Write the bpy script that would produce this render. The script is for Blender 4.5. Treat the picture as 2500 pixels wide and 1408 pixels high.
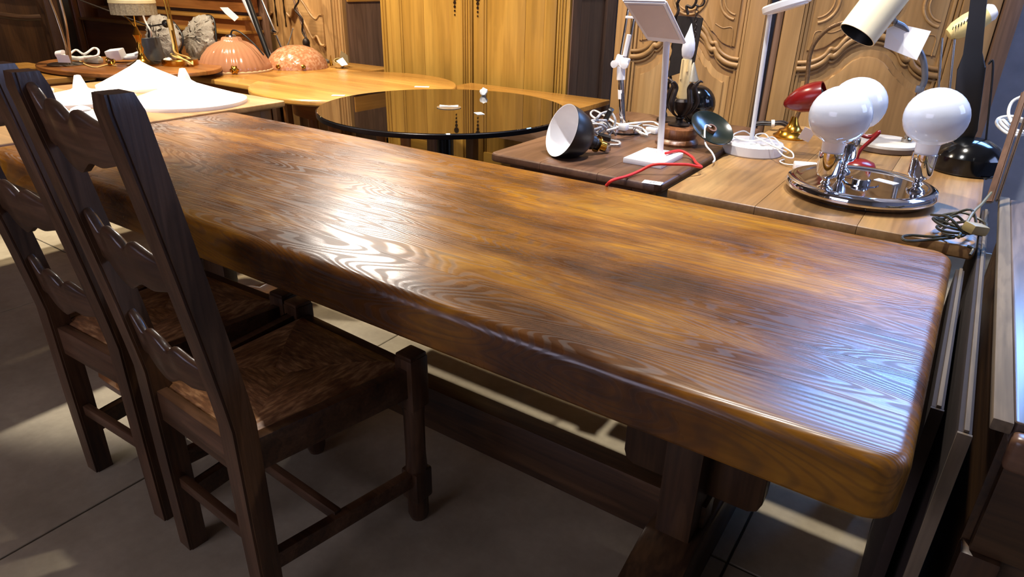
import bpy, bmesh, math, random
from mathutils import Vector, Matrix

random.seed(7)
for o in list(bpy.data.objects):
    bpy.data.objects.remove(o)
SC = bpy.context.scene
COL = SC.collection

# ------------------------------------------------------------------ camera
cam_data = bpy.data.cameras.new('camera')
cam = bpy.data.objects.new('camera', cam_data)
COL.objects.link(cam)
cam_data.sensor_fit = 'HORIZONTAL'
cam_data.sensor_width = 36.0
cam_data.lens = 36.0 * 1610.0 / 2500.0
cam_data.clip_start = 0.02
cam_data.clip_end = 60
cam.matrix_world = Matrix((( 0.82543738, -0.25455995, 0.50383764, 0.0),
                           ( 0.5641019,   0.33872597, -0.75302972, 0.0),
                           ( 0.02102831,  0.90579465, 0.42319483, 1.25),
                           (0, 0, 0, 1)))
SC.camera = cam

# ------------------------------------------------------------------ view, world, lights
SC.view_settings.view_transform = 'Standard'
SC.view_settings.look = 'None'
SC.view_settings.gamma = 1.0
SC.view_settings.use_curve_mapping = False
SC.view_settings.exposure = 0.5

world = bpy.data.worlds.new('world')
SC.world = world
world.use_nodes = True
bg = world.node_tree.nodes['Background']
bg.inputs[0].default_value = (0.35, 0.55, 1.0, 1)
bg.inputs[1].default_value = 0.6


def aim(o, target):
    d = Vector(target) - o.location
    o.rotation_euler = d.to_track_quat('-Z', 'Y').to_euler()


def spot(name, loc, target, power, color, angle=70, blend=0.6, radius=0.05):
    l = bpy.data.lights.new(name, 'SPOT')
    l.energy = power
    l.color = color
    l.spot_size = math.radians(angle)
    l.spot_blend = blend
    l.shadow_soft_size = radius
    o = bpy.data.objects.new(name, l)
    COL.objects.link(o)
    o.location = loc
    aim(o, target)
    return o


def area(name, loc, target, power, color, sx, sy, spread=180):
    l = bpy.data.lights.new(name, 'AREA')
    l.shape = 'RECTANGLE'
    l.size = sx
    l.size_y = sy
    l.spread = math.radians(spread)
    l.energy = power
    l.color = color
    o = bpy.data.objects.new(name, l)
    COL.objects.link(o)
    o.location = loc
    aim(o, target)
    return o


WARM = (1.0, 0.84, 0.62)
WHITE = (1.0, 0.93, 0.84)
COOL = (0.96, 0.97, 1.0)
BLUE = (0.20, 0.44, 1.0)
# ceiling spotlights over the rows of tables
spot('ceiling_spot_shades', (-3.65, 0.45, 3.2), (-2.95, 1.40, 0.75), 440, WHITE, 47, 0.3, 0.05)
spot('ceiling_spot_domes', (-3.95, 2.2, 3.2), (-3.6, 2.5, 0.75), 260, WARM, 80, 0.7, 0.06)
spot('armoire_top_spot', (-3.95, 3.72, 2.62), (-1.1, 1.2, 0.75), 200, WHITE, 75, 0.8, 0.34)
spot('ceiling_spot_round', (-2.2, 1.6, 3.2), (-2.2, 3.1, 1.1), 320, WARM, 110, 0.8, 0.06)
spot('ceiling_spot_lamps', (-0.75, 1.05, 3.2), (-0.55, 2.6, 0.85), 150, COOL, 80, 0.7, 0.05)
spot('ceiling_downlight', (-0.45, 2.12, 3.3), (-0.45, 1.9, 0.0), 240, WHITE, 64, 0.4, 0.04)
spot('fill_spot_left', (-4.9, 1.5, 3.2), (-5.1, 3.2, 0.9), 230, WARM, 75, 0.7, 0.06)  # added fill to brighten the stepped stand and dark cabinet
# daylight through unseen shop windows; the right-hand one is added fill
area('daylight_back', (0.55, 4.0, 2.72), (0.45, 0.8, 0.6), 34, BLUE, 1.4, 0.65, 110)
area('fill_daylight_right', (2.5, 2.7, 2.2), (0.2, 3.0, 1.0), 26, (0.42, 0.55, 1.0), 1.3, 1.1)
area('daylight_front', (-1.9, -2.9, 1.9), (-1.4, 1.0, 0.6), 34, (0.82, 0.76, 1.0), 2.5, 1.5)

# ------------------------------------------------------------------ helpers
def lin(h):
    h = h.lstrip('#')
    v = [int(h[i:i + 2], 16) / 255 for i in (0, 2, 4)]
    return tuple((c / 12.92 if c <= 0.04045 else ((c + 0.055) / 1.055) ** 2.4) for c in v) + (1,)


ORG = Vector((0, 0, 0))


def tag(o, label=None, cat=None, group=None, kind=None):
    if label: o['label'] = label
    if cat: o['category'] = cat
    if group: o['group'] = group
    if kind: o['kind'] = kind
    return o


def thing(name, label, cat, loc, rotz=0.0, group=None, world_coords=True):
    """an Empty at the base of a thing; parts given in world coordinates unless told otherwise"""
    global ORG
    o = bpy.data.objects.new(name, None)
    COL.objects.link(o)
    o.location = loc
    o.rotation_euler = (0, 0, rotz)
    o.empty_display_size = 0.05
    tag(o, label, cat, group)
    ORG = Vector(loc) if world_coords else Vector((0, 0, 0))
    return o


def struct_root(name, loc=(0, 0, 0)):
    o = thing(name, None, None, loc)
    o['kind'] = 'structure'
    return o


def free():
    global ORG
    ORG = Vector((0, 0, 0))


def finish(bm, name, mat, parent=None, smooth=35, recenter=True):
    bmesh.ops.recalc_face_normals(bm, faces=bm.faces[:])
    me = bpy.data.meshes.new(name)
    org = ORG if parent is not None and not (parent.type == 'MESH' and parent.parent is None) else Vector((0, 0, 0))
    if recenter and len(bm.verts):
        lo = Vector([min(v.co[i] for v in bm.verts) for i in range(3)])
        hi = Vector([max(v.co[i] for v in bm.verts) for i in range(3)])
        c = Vector(((lo.x + hi.x) / 2, (lo.y + hi.y) / 2, lo.z))
    else:
        c = Vector((0, 0, 0))
    for v in bm.verts:
        v.co -= c
    bm.to_mesh(me)
    bm.free()
    if smooth:
        for p in me.polygons:
            p.use_smooth = True
        me.set_sharp_from_angle(angle=math.radians(smooth))
    if mat is not None:
        me.materials.append(mat)
    o = bpy.data.objects.new(name, me)
    COL.objects.link(o)
    if parent is not None and parent.type == 'MESH':
        # sub-part: parent mesh sits at its own location inside the thing
        o.parent = parent
        o.location = c - org - parent.location
    else:
        o.parent = parent
        o.location = c - (org if parent is not None else Vector((0, 0, 0)))
    return o


def bm_box(bm, size, loc, rot=None, bevel=0.0, seg=2):
    r = bmesh.ops.create_cube(bm, size=1.0)
    vs = r['verts']
    M = Matrix.LocRotScale(Vector(loc), rot if rot else Matrix.Identity(3).to_quaternion(), None)
    for v in vs:
        v.co = M @ Vector((v.co.x * size[0], v.co.y * size[1], v.co.z * size[2]))
    if bevel > 0:
        es = list({e for v in vs for e in v.link_edges})
        bmesh.ops.bevel(bm, geom=es, offset=bevel, segments=seg, affect='EDGES', profile=0.6)


def rot(rx=0, ry=0, rz=0):
    from mathutils import Euler
    return Euler((rx, ry, rz)).to_quaternion()


def box(name, size, loc, mat, parent=None, bevel=0.003, r=None, seg=2):
    bm = bmesh.new()
    bm_box(bm, size, loc, r, bevel, seg)
    return finish(bm, name, mat, parent)


def span(name, x0, x1, y0, y1, z0, z1, mat, parent=None, bevel=0.003, seg=2):
    return box(name, (x1 - x0, y1 - y0, z1 - z0), ((x0 + x1) / 2, (y0 + y1) / 2, (z0 + z1) / 2), mat, parent, bevel, None, seg)


def frame_to(d):
    """quaternion turning local +Z onto direction d"""
    return Vector(d).to_track_quat('Z', 'Y')


def bm_lathe(bm, prof, loc, q=None, seg=32, ribs=None, caps=True):
    rows = []
    for (r, z) in prof:
        row = []
        for k in range(seg):
            a = 2 * math.pi * k / seg
            rr = r
            if ribs: rr = r * (1 + ribs[1] * math.cos(ribs[0] * a))
            p = Vector((rr * math.cos(a), rr * math.sin(a), z))
            if q: p = q @ p
            row.append(bm.verts.new(p + Vector(loc)))
        rows.append(row)
    for a, b in zip(rows, rows[1:]):
        for k in range(seg):
            bm.faces.new((a[k], a[(k + 1) % seg], b[(k + 1) % seg], b[k]))
    if caps and prof[0][0] > 1e-4: bm.faces.new(rows[0][::-1])
    if caps and prof[-1][0] > 1e-4: bm.faces.new(rows[-1])


def lathe(name, prof, loc, mat, parent=None, q=None, seg=32, smooth=40, ribs=None, hollow=False):
    bm = bmesh.new()
    prof = [(max(r, 1e-5), z) for r, z in prof]
    loop = prof[0] == prof[-1]
    bm_lathe(bm, prof, loc, q, seg, ribs, not (hollow or loop))
    bmesh.ops.remove_doubles(bm, verts=bm.verts[:], dist=4e-5)
    return finish(bm, name, mat, parent, smooth)


def catmull(pts, n=8, closed=False):
    P = [Vector(p) for p in pts]
    if len(P) < 3: return P
    out = []
    m = len(P)
    rng = range(m) if closed else range(m - 1)
    for i in rng:
        p0 = P[(i - 1) % m] if closed or i > 0 else P[0] * 2 - P[1]
        p1, p2 = P[i], P[(i + 1) % m]
        p3 = P[(i + 2) % m] if closed or i + 2 < m else P[-1] * 2 - P[-2]
        for k in range(n):
            t = k / n
            out.append(0.5 * ((2 * p1) + (p2 - p0) * t + (2 * p0 - 5 * p1 + 4 * p2 - p3) * t * t + (3 * p1 - p0 - 3 * p2 + p3) * t ** 3))
    if not closed: out.append(P[-1])
    return out


def bm_tube(bm, pts, r, seg=8, closed=False, flat=None):
    P = [Vector(p) for p in pts]
    n = len(P)
    rows = []
    up = None
    for i in range(n):
        a = P[(i - 1) % n] if (closed or i > 0) else P[0]
        b = P[(i + 1) % n] if (closed or i < n - 1) else P[-1]
        t = (b - a)
        if t.length < 1e-9: t = Vector((0, 0, 1))
        t.normalize()
        if up is None:
            up = Vector((0, 0, 1)) if abs(t.z) < 0.9 else Vector((0, 1, 0))
            if flat: up = Vector(flat[2])
        if flat: up = Vector(flat[2])
        s = t.cross(up)
        if s.length < 1e-6: s = t.orthogonal()
        s.normalize()
        u = s.cross(t).normalized()
        if not flat: up = u
        rr = r[i] if isinstance(r, (list, tuple)) else r
        rx, ru = (flat[0], flat[1]) if flat else (rr, rr)
        rows.append([bm.verts.new(P[i] + s * (rx * math.cos(2 * math.pi * k / seg)) + u * (ru * math.sin(2 * math.pi * k / seg))) for k in range(seg)])
    pairs = list(zip(rows, rows[1:]))
    if closed: pairs.append((rows[-1], rows[0]))
    for a, b in pairs:
        for k in range(seg):
            bm.faces.new((a[k], a[(k + 1) % seg], b[(k + 1) % seg], b[k]))
    if not closed:
        bm.faces.new(rows[0][::-1])
        bm.faces.new(rows[-1])


def tube(name, pts, r, mat, parent=None, seg=8, closed=False, n=6, flat=None, curve=True):
    bm = bmesh.new()
    pp = catmull(pts, n, closed) if curve and len(pts) > 2 else [Vector(p) for p in pts]
    if isinstance(r, (list, tuple)):
        m = len(pp)
        rr = []
        for i in range(m):
            t = i / (m - 1) * (len(r) - 1)
            k = min(int(t), len(r) - 2)
            rr.append(r[k] + (r[k + 1] - r[k]) * (t - k))
        r = rr
    bm_tube(bm, pp, r, seg, closed, flat)
    return finish(bm, name, mat, parent, 50)


def bm_prism(bm, outline, depth, q=None, loc=(0, 0, 0), bevel=0.0):
    """2-D outline in local XY pulled along local Z by depth"""
    L = Vector(loc)
    tr = (lambda p: (q @ p) + L) if q else (lambda p: p + L)
    a = [bm.verts.new(tr(Vector((x, y, 0)))) for x, y in outline]
    b = [bm.verts.new(tr(Vector((x, y, depth)))) for x, y in outline]
    n = len(outline)
    f0 = bm.faces.new(a[::-1])
    f1 = bm.faces.new(b)
    for k in range(n):
        bm.faces.new((a[k], a[(k + 1) % n], b[(k + 1) % n], b[k]))
    if bevel > 0:
        es = list(f0.edges) + list(f1.edges)
        bmesh.ops.bevel(bm, geom=es, offset=bevel, segments=2, affect='EDGES', profile=0.5)


def prism(name, outline, depth, mat, parent=None, q=None, loc=(0, 0, 0), bevel=0.0, smooth=35):
    bm = bmesh.new()
    bm_prism(bm, outline, depth, q, loc, bevel)
    return finish(bm, name, mat, parent, smooth)


def rrect(x0, x1, y0, y1, r, seg=5):
    out = []
    for cx, cy, a0 in ((x1 - r, y1 - r, 0), (x0 + r, y1 - r, 90), (x0 + r, y0 + r, 180), (x1 - r, y0 + r, 270)):
        for k in range(seg + 1):
            a = math.radians(a0 + 90 * k / seg)
            out.append((cx + r * math.cos(a), cy + r * math.sin(a)))
    return out


def plate(name, corners, th, mat, parent=None, bevel=0.002):
    """flat piece through four 3-D corners with thickness th"""
    c = [Vector(p) for p in corners]
    nrm = (c[1] - c[0]).cross(c[3] - c[0]).normalized()
    bm = bmesh.new()
    a = [bm.verts.new(p - nrm * th / 2) for p in c]
    b = [bm.verts.new(p + nrm * th / 2) for p in c]
    n = len(c)
    bm.faces.new(a[::-1]); bm.faces.new(b)
    for k in range(n):
        bm.faces.new((a[k], a[(k + 1) % n], b[(k + 1) % n], b[k]))
    if bevel > 0:
        bmesh.ops.bevel(bm, geom=bm.edges[:], offset=bevel, segments=2, affect='EDGES')
    return finish(bm, name, mat, parent)


def rope(cx, cy, z, r, turns, jitter, n=14, squash=1.0, lift=0.012, seed=1):
    """points of a loosely coiled cord"""
    rnd = random.Random(seed)
    pts = []
    for i in range(int(turns * n)):
        a = 2 * math.pi * i / n
        rr = r * (1 + rnd.uniform(-jitter, jitter))
        pts.append((cx + rr * math.cos(a), cy + rr * squash * math.sin(a), z + abs(rnd.gauss(0, 1)) * lift + lift * 0.5 * i / n))
    return pts


def dup(root, loc, rotz, label=None):
    r = root.copy(); COL.objects.link(r)
    r.location = loc; r.rotation_euler = (0, 0, rotz)
    if label: r['label'] = label
    for ch in list(root.children):
        c = ch.copy(); COL.objects.link(c); c.parent = r
        for g in list(ch.children):
            d = g.copy(); COL.objects.link(d); d.parent = c
    return r


# ------------------------------------------------------------------ materials
MATS = {}


def nodes_of(name):
    m = bpy.data.materials.new(name)
    m.use_nodes = True
    nt = m.node_tree
    return m, nt, nt.nodes, nt.links, nt.nodes['Principled BSDF']


def plain(name, hexc, rough=0.5, metal=0.0, bump=0.0, vary=0.06, scale=40, **kw):
    if name in MATS: return MATS[name]
    m, nt, N, L, b = nodes_of(name)
    c = lin(hexc)
    tc = N.new('ShaderNodeTexCoord')
    nz = N.new('ShaderNodeTexNoise'); nz.inputs['Scale'].default_value = scale; nz.inputs['Detail'].default_value = 4
    L.new(tc.outputs['Object'], nz.inputs['Vector'])
    rp = N.new('ShaderNodeValToRGB')
    rp.color_ramp.elements[0].position = 0.3; rp.color_ramp.elements[1].position = 0.7
    rp.color_ramp.elements[0].color = tuple(x * (1 - vary) for x in c[:3]) + (1,)
    rp.color_ramp.elements[1].color = tuple(min(1, x * (1 + vary)) for x in c[:3]) + (1,)
    L.new(nz.outputs['Fac'], rp.inputs['Fac'])
    L.new(rp.outputs['Color'], b.inputs['Base Color'])
    b.inputs['Roughness'].default_value = rough
    b.inputs['Metallic'].default_value = metal
    for k, v in kw.items():
        b.inputs[k.replace('_', ' ')].default_value = v
    if bump:
        bp = N.new('ShaderNodeBump'); bp.inputs['Strength'].default_value = bump; bp.inputs['Distance'].default_value = 0.002
        L.new(nz.outputs['Fac'], bp.inputs['Height']); L.new(bp.outputs['Normal'], b.inputs['Normal'])
    MATS[name] = m
    return m


def wood(key, dark, mid, light, axis='x', scale=3.0, rough=0.42, fine=0.5, coat=0.0, bump=0.15, line=0.35):
    """streaky wood, grain along the given local axis, each piece shifted by its own random value"""
    k = 'wood_%s_%s' % (key, axis)
    if k in MATS: return MATS[k]
    m, nt, N, L, b = nodes_of(k)
    tc = N.new('ShaderNodeTexCoord'); oi = N.new('ShaderNodeObjectInfo')
    ml = N.new('ShaderNodeVectorMath'); ml.operation = 'MULTIPLY_ADD'
    cmb = N.new('ShaderNodeCombineXYZ')
    for i in range(3): L.new(oi.outputs['Random'], cmb.inputs[i])
    L.new(cmb.outputs[0], ml.inputs[0]); ml.inputs[1].default_value = (13.1, 7.7, 9.3)
    L.new(tc.outputs['Object'], ml.inputs[2])
    mp = N.new('ShaderNodeMapping')
    s = [1.0, 1.0, 1.0]
    for i, a in enumerate('xyz'): s[i] = 0.45 if a == axis else 3.6
    mp.inputs['Scale'].default_value = s
    L.new(ml.outputs[0], mp.inputs['Vector'])
    n1 = N.new('ShaderNodeTexNoise'); n1.inputs['Scale'].default_value = scale; n1.inputs['Detail'].default_value = 5; n1.inputs['Distortion'].default_value = 0.4
    L.new(mp.outputs[0], n1.inputs['Vector'])
    mp2 = N.new('ShaderNodeMapping')
    for i, a in enumerate('xyz'): s[i] = 0.5 if a == axis else 22.0
    mp2.inputs['Scale'].default_value = s
    L.new(ml.outputs[0], mp2.inputs['Vector'])
    n2 = N.new('ShaderNodeTexNoise'); n2.inputs['Scale'].default_value = scale * 1.6; n2.inputs['Detail'].default_value = 3
    L.new(mp2.outputs[0], n2.inputs['Vector'])
    # contour lines of the broad noise give growth rings
    sn = N.new('ShaderNodeMath'); sn.operation = 'MULTIPLY'; sn.inputs[1].default_value = 60
    L.new(n1.outputs['Fac'], sn.inputs[0])
    si = N.new('ShaderNodeMath'); si.operation = 'SINE'; L.new(sn.outputs[0], si.inputs[0])
    rp = N.new('ShaderNodeValToRGB')
    e = rp.color_ramp.elements
    e[0].position = 0.3; e[0].color = lin(dark); e[1].position = 0.72; e[1].color = lin(light)
    em = e.new(0.5); em.color = lin(mid)
    L.new(n1.outputs['Fac'], rp.inputs['Fac'])
    mr = N.new('ShaderNodeMapRange'); mr.inputs['From Min'].default_value = 0.35; mr.inputs['From Max'].default_value = 0.65
    mr.inputs['To Min'].default_value = 1 - fine * 0.6; mr.inputs['To Max'].default_value = 1.08
    L.new(n2.outputs['Fac'], mr.inputs['Value'])
    mr2 = N.new('ShaderNodeMapRange'); mr2.inputs['From Min'].default_value = -1; mr2.inputs['From Max'].default_value = 0.2
    mr2.inputs['To Min'].default_value = 1 - line * 0.5; mr2.inputs['To Max'].default_value = 1.0
    L.new(si.outputs[0], mr2.inputs['Value'])
    mm = N.new('ShaderNodeMath'); mm.operation = 'MULTIPLY'; L.new(mr.outputs[0], mm.inputs[0]); L.new(mr2.outputs[0], mm.inputs[1])
    mo = N.new('ShaderNodeMapRange'); mo.inputs['To Min'].default_value = 0.86; mo.inputs['To Max'].default_value = 1.12
    L.new(oi.outputs['Random'], mo.inputs['Value'])
    mm2 = N.new('ShaderNodeMath'); mm2.operation = 'MULTIPLY'; L.new(mm.outputs[0], mm2.inputs[0]); L.new(mo.outputs[0], mm2.inputs[1])
    sc = N.new('ShaderNodeVectorMath'); sc.operation = 'SCALE'
    L.new(rp.outputs['Color'], sc.inputs[0]); L.new(mm2.outputs[0], sc.inputs['Scale'])
    L.new(sc.outputs[0], b.inputs['Base Color'])
    b.inputs['Roughness'].default_value = rough
    if coat:
        b.inputs['Coat Weight'].default_value = coat; b.inputs['Coat Roughness'].default_value = 0.15
    bp = N.new('ShaderNodeBump'); bp.inputs['Strength'].default_value = bump; bp.inputs['Distance'].default_value = 0.0015
    L.new(n2.outputs['Fac'], bp.inputs['Height']); L.new(bp.outputs['Normal'], b.inputs['Normal'])
    MATS[k] = m
    return m


def tabletop_oak():
    """stained oak: golden and dark patches, raised growth rings that break up the gloss"""
    m, nt, N, L, b = nodes_of('long_table_oak')
    tc = N.new('ShaderNodeTexCoord'); oi = N.new('ShaderNodeObjectInfo')
    geo = N.new('ShaderNodeNewGeometry')
    cmb = N.new('ShaderNodeCombineXYZ')
    for i in range(3): L.new(oi.outputs['Random'], cmb.inputs[i])
    ml = N.new('ShaderNodeVectorMath'); ml.operation = 'MULTIPLY_ADD'
    L.new(cmb.outputs[0], ml.inputs[0]); ml.inputs[1].default_value = (5.1, 3.3, 2.3)
    L.new(tc.outputs['Object'], ml.inputs[2])

    def noise(vec, scale3, scale, detail, dist=0.0, rough=0.5):
        mp = N.new('ShaderNodeMapping'); mp.inputs['Scale'].default_value = scale3
        L.new(vec, mp.inputs['Vector'])
        n = N.new('ShaderNodeTexNoise'); n.inputs['Scale'].default_value = scale; n.inputs['Detail'].default_value = detail
        n.inputs['Distortion'].default_value = dist; n.inputs['Roughness'].default_value = rough
        L.new(mp.outputs[0], n.inputs['Vector'])
        return n.outputs['Fac']

    def math_(op, a, bb=None):
        n = N.new('ShaderNodeMath'); n.operation = op
        for i, v in enumerate((a, bb)):
            if v is None: continue
            if isinstance(v, (int, float)): n.inputs[i].default_value = v
            else: L.new(v, n.inputs[i])
        return n.outputs[0]

    def ramp(fac, stops):
        r = N.new('ShaderNodeValToRGB'); e = r.color_ramp.elements
        e[0].position, e[0].color = stops[0]; e[1].position, e[1].color = stops[-1]
        for p, c in stops[1:-1]:
            k = e.new(p); k.color = c
        L.new(fac, r.inputs['Fac'])
        return r.outputs['Color']
    pos = geo.outputs['Position']
    patches = noise(pos, (1.0, 2.6, 1.0), 2.2, 6, 0.3, 0.62)       # cloudy staining across all planks
    broad = noise(ml.outputs[0], (0.55, 4.0, 2.0), 1.7, 2, 0.55)    # ring field of each plank
    ring = math_('SINE', math_('MULTIPLY', broad, 290.0))
    streak = noise(ml.outputs[0], (0.9, 30.0, 10.0), 5.0, 4)
    pore = noise(ml.outputs[0], (4.0, 90.0, 30.0), 4.0, 3)
    col = ramp(patches, [(0.28, lin('#351c0b')), (0.40, lin('#5a330f')), (0.50, lin('#7d4c10')), (0.60, lin('#9c6714')), (0.74, lin('#b88424'))])
    f1 = N.new('ShaderNodeMapRange'); L.new(ring, f1.inputs['Value']); f1.inputs['From Min'].default_value = -1; f1.inputs['From Max'].default_value = -0.2
    f1.inputs['To Min'].default_value = 0.72; f1.inputs['To Max'].default_value = 1.0
    f2 = N.new('ShaderNodeMapRange'); L.new(streak, f2.inputs['Value']); f2.inputs['From Min'].default_value = 0.3; f2.inputs['From Max'].default_value = 0.7
    f2.inputs['To Min'].default_value = 0.68; f2.inputs['To Max'].default_value = 1.22
    f3 = N.new('ShaderNodeMapRange'); L.new(oi.outputs['Random'], f3.inputs['Value'])
    f3.inputs['To Min'].default_value = 0.82; f3.inputs['To Max'].default_value = 1.12
    f = math_('MULTIPLY', math_('MULTIPLY', f1.outputs[0], f2.outputs[0]), f3.outputs[0])
    sc = N.new('ShaderNodeVectorMath'); sc.operation = 'SCALE'
    L.new(col, sc.inputs[0]); L.new(f, sc.inputs['Scale'])
    L.new(sc.outputs[0], b.inputs['Base Color'])
    rr = N.new('ShaderNodeMapRange'); L.new(patches, rr.inputs['Value']); rr.inputs['From Min'].default_value = 0.3; rr.inputs['From Max'].default_value = 0.75
    rr.inputs['To Min'].default_value = 0.23; rr.inputs['To Max'].default_value = 0.34
    rg = N.new('ShaderNodeMapRange'); L.new(ring, rg.inputs['Value']); rg.inputs['From Min'].default_value = -0.6; rg.inputs['From Max'].default_value = 0.0
    rg.inputs['To Min'].default_value = 0.16; rg.inputs['To Max'].default_value = 0.0
    L.new(math_('ADD', rr.outputs[0], rg.outputs[0]), b.inputs['Roughness'])
    h = math_('ADD', math_('MULTIPLY', ring, 0.35), math_('ADD', math_('MULTIPLY', pore, 0.8), math_('MULTIPLY', streak, 0.7)))
    bp = N.new('ShaderNodeBump'); bp.inputs['Strength'].default_value = 0.16; bp.inputs['Distance'].default_value = 0.0012
    L.new(h, bp.inputs['Height']); L.new(bp.outputs['Normal'], b.inputs['Normal'])
    return m


def floor_mat():
    m, nt, N, L, b = nodes_of('floor_concrete')
    geo = N.new('ShaderNodeNewGeometry')
    n1 = N.new('ShaderNodeTexNoise'); n1.inputs['Scale'].default_value = 1.6; n1.inputs['Detail'].default_value = 8; n1.inputs['Roughness'].default_value = 0.65
    n2 = N.new('ShaderNodeTexNoise'); n2.inputs['Scale'].default_value = 45; n2.inputs['Detail'].default_value = 4
    L.new(geo.outputs['Position'], n1.inputs['Vector']); L.new(geo.outputs['Position'], n2.inputs['Vector'])
    rp = N.new('ShaderNodeValToRGB'); e = rp.color_ramp.elements
    e[0].position = 0.3; e[0].color = lin('#83765f'); e[1].position = 0.72; e[1].color = lin('#bdaf92')
    L.new(n1.outputs['Fac'], rp.inputs['Fac'])
    mr = N.new('ShaderNodeMapRange'); mr.inputs['To Min'].default_value = 0.86; mr.inputs['To Max'].default_value = 1.1
    L.new(n2.outputs['Fac'], mr.inputs['Value'])
    sc = N.new('ShaderNodeVectorMath'); sc.operation = 'SCALE'
    L.new(rp.outputs['Color'], sc.inputs[0]); L.new(mr.outputs[0], sc.inputs['Scale'])
    L.new(sc.outputs[0], b.inputs['Base Color'])
    b.inputs['Roughness'].default_value = 0.55
    bp = N.new('ShaderNodeBump'); bp.inputs['Strength'].default_value = 0.12; bp.inputs['Distance'].default_value = 0.003
    L.new(n2.outputs['Fac'], bp.inputs['Height']); L.new(bp.outputs['Normal'], b.inputs['Normal'])
    return m


def rush_mat(axis):
    """twisted rush strands running along one axis"""
    k = 'rush_' + axis
    if k in MATS: return MATS[k]
    m, nt, N, L, b = nodes_of(k)
    tc = N.new('ShaderNodeTexCoord')
    mp = N.new('ShaderNodeMapping')
    mp.inputs['Scale'].default_value = (34, 150, 60) if axis == 'x' else (150, 34, 60)
    L.new(tc.outputs['Object'], mp.inputs['Vector'])
    n1 = N.new('ShaderNodeTexNoise'); n1.inputs['Scale'].default_value = 1.0; n1.inputs['Detail'].default_value = 4
    L.new(mp.outputs[0], n1.inputs['Vector'])
    n2 = N.new('ShaderNodeTexNoise'); n2.inputs['Scale'].default_value = 11; n2.inputs['Detail'].default_value = 5
    L.new(tc.outputs['Object'], n2.inputs['Vector'])
    rp = N.new('ShaderNodeValToRGB'); e = rp.color_ramp.elements
    e[0].position = 0.32; e[0].color = lin('#4a301d'); e[1].position = 0.70; e[1].color = lin('#c99a66')
    x = e.new(0.52); x.color = lin('#845a36')
    ad = N.new('ShaderNodeMath'); ad.operation = 'MULTIPLY_ADD'; ad.inputs[1].default_value = 0.45
    L.new(n2.outputs['Fac'], ad.inputs[0])
    s = N.new('ShaderNodeMath'); s.operation = 'MULTIPLY'; s.inputs[1].default_value = 0.58
    L.new(n1.outputs['Fac'], s.inputs[0]); L.new(s.outputs[0], ad.inputs[2])
    L.new(ad.outputs[0], rp.inputs['Fac']); L.new(rp.outputs['Color'], b.inputs['Base Color'])
    b.inputs['Roughness'].default_value = 0.45
    bp = N.new('ShaderNodeBump'); bp.inputs['Strength'].default_value = 0.6; bp.inputs['Distance'].default_value = 0.003
    L.new(n1.outputs['Fac'], bp.inputs['Height']); L.new(bp.outputs['Normal'], b.inputs['Normal'])
    MATS[k] = m
    return m


def glass_mat(name, hexc, rough=0.1, trans=0.7, bump=0.0, scale=60, speck=None):
    if name in MATS: return MATS[name]
    m, nt, N, L, b = nodes_of(name)
    b.inputs['Base Color'].default_value = lin(hexc)
    b.inputs['Roughness'].default_value = rough
    b.inputs['Transmission Weight'].default_value = trans
    b.inputs['IOR'].default_value = 1.45
    tc = N.new('ShaderNodeTexCoord')
    nz = N.new('ShaderNodeTexNoise'); nz.inputs['Scale'].default_value = scale; nz.inputs['Detail'].default_value = 3
    L.new(tc.outputs['Object'], nz.inputs['Vector'])
    if bump:
        bp = N.new('ShaderNodeBump'); bp.inputs['Strength'].default_value = bump; bp.inputs['Distance'].default_value = 0.006
        L.new(nz.outputs['Fac'], bp.inputs['Height']); L.new(bp.outputs['Normal'], b.inputs['Normal'])
    if speck:
        rp = N.new('ShaderNodeValToRGB'); e = rp.color_ramp.elements
        e[0].position = 0.45; e[0].color = lin(hexc); e[1].position = 0.62; e[1].color = lin(speck)
        L.new(nz.outputs['Fac'], rp.inputs['Fac']); L.new(rp.outputs['Color'], b.inputs['Base Color'])
    MATS[name] = m
    return m


def W(kind, axis='x'):
    if kind == 'chair': return wood('chair', '#3a2518', '#543823', '#705039', axis, 4, 0.30, 0.5, 0, 0.2)
    if kind == 'darkoak': return wood('darkoak', '#2f1e12', '#48301c', '#634527', axis, 3, 0.4, 0.5)
    if kind == 'oak': return wood('oak', '#7d5b34', '#9a7447', '#b7935f', axis, 2.6, 0.36, 0.3, 0, 0.12, 0.2)
    if kind == 'brown': return wood('brown', '#4b3323', '#664835', '#806048', axis, 3, 0.34, 0.3, 0, 0.1, 0.2)
    if kind == 'yellow': return wood('yellow', '#8d6a2c', '#a78038', '#bd9648', axis, 1.6, 0.36, 0.18, 0, 0.06, 0.15)
    if kind == 'cherry': return wood('cherry', '#94672e', '#ad7d3b', '#bf914c', axis, 1.8, 0.25, 0.2, 0, 0.05, 0.15)
    if kind == 'orange': return wood('orange', '#7a4a22', '#965f30', '#ad783f', axis, 2.0, 0.3, 0.25, 0, 0.08, 0.2)
    if kind == 'walnut': return wood('walnut', '#8a673e', '#a27d4f', '#b69262', axis, 1.8, 0.42, 0.18, 0, 0.08, 0.18)
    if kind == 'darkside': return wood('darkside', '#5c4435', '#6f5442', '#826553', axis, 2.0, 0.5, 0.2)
    if kind == 'pale': return wood('pale', '#5d4f3c', '#6f5f49', '#827159', axis, 3, 0.85, 0.4)
    raise KeyError(kind)


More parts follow.
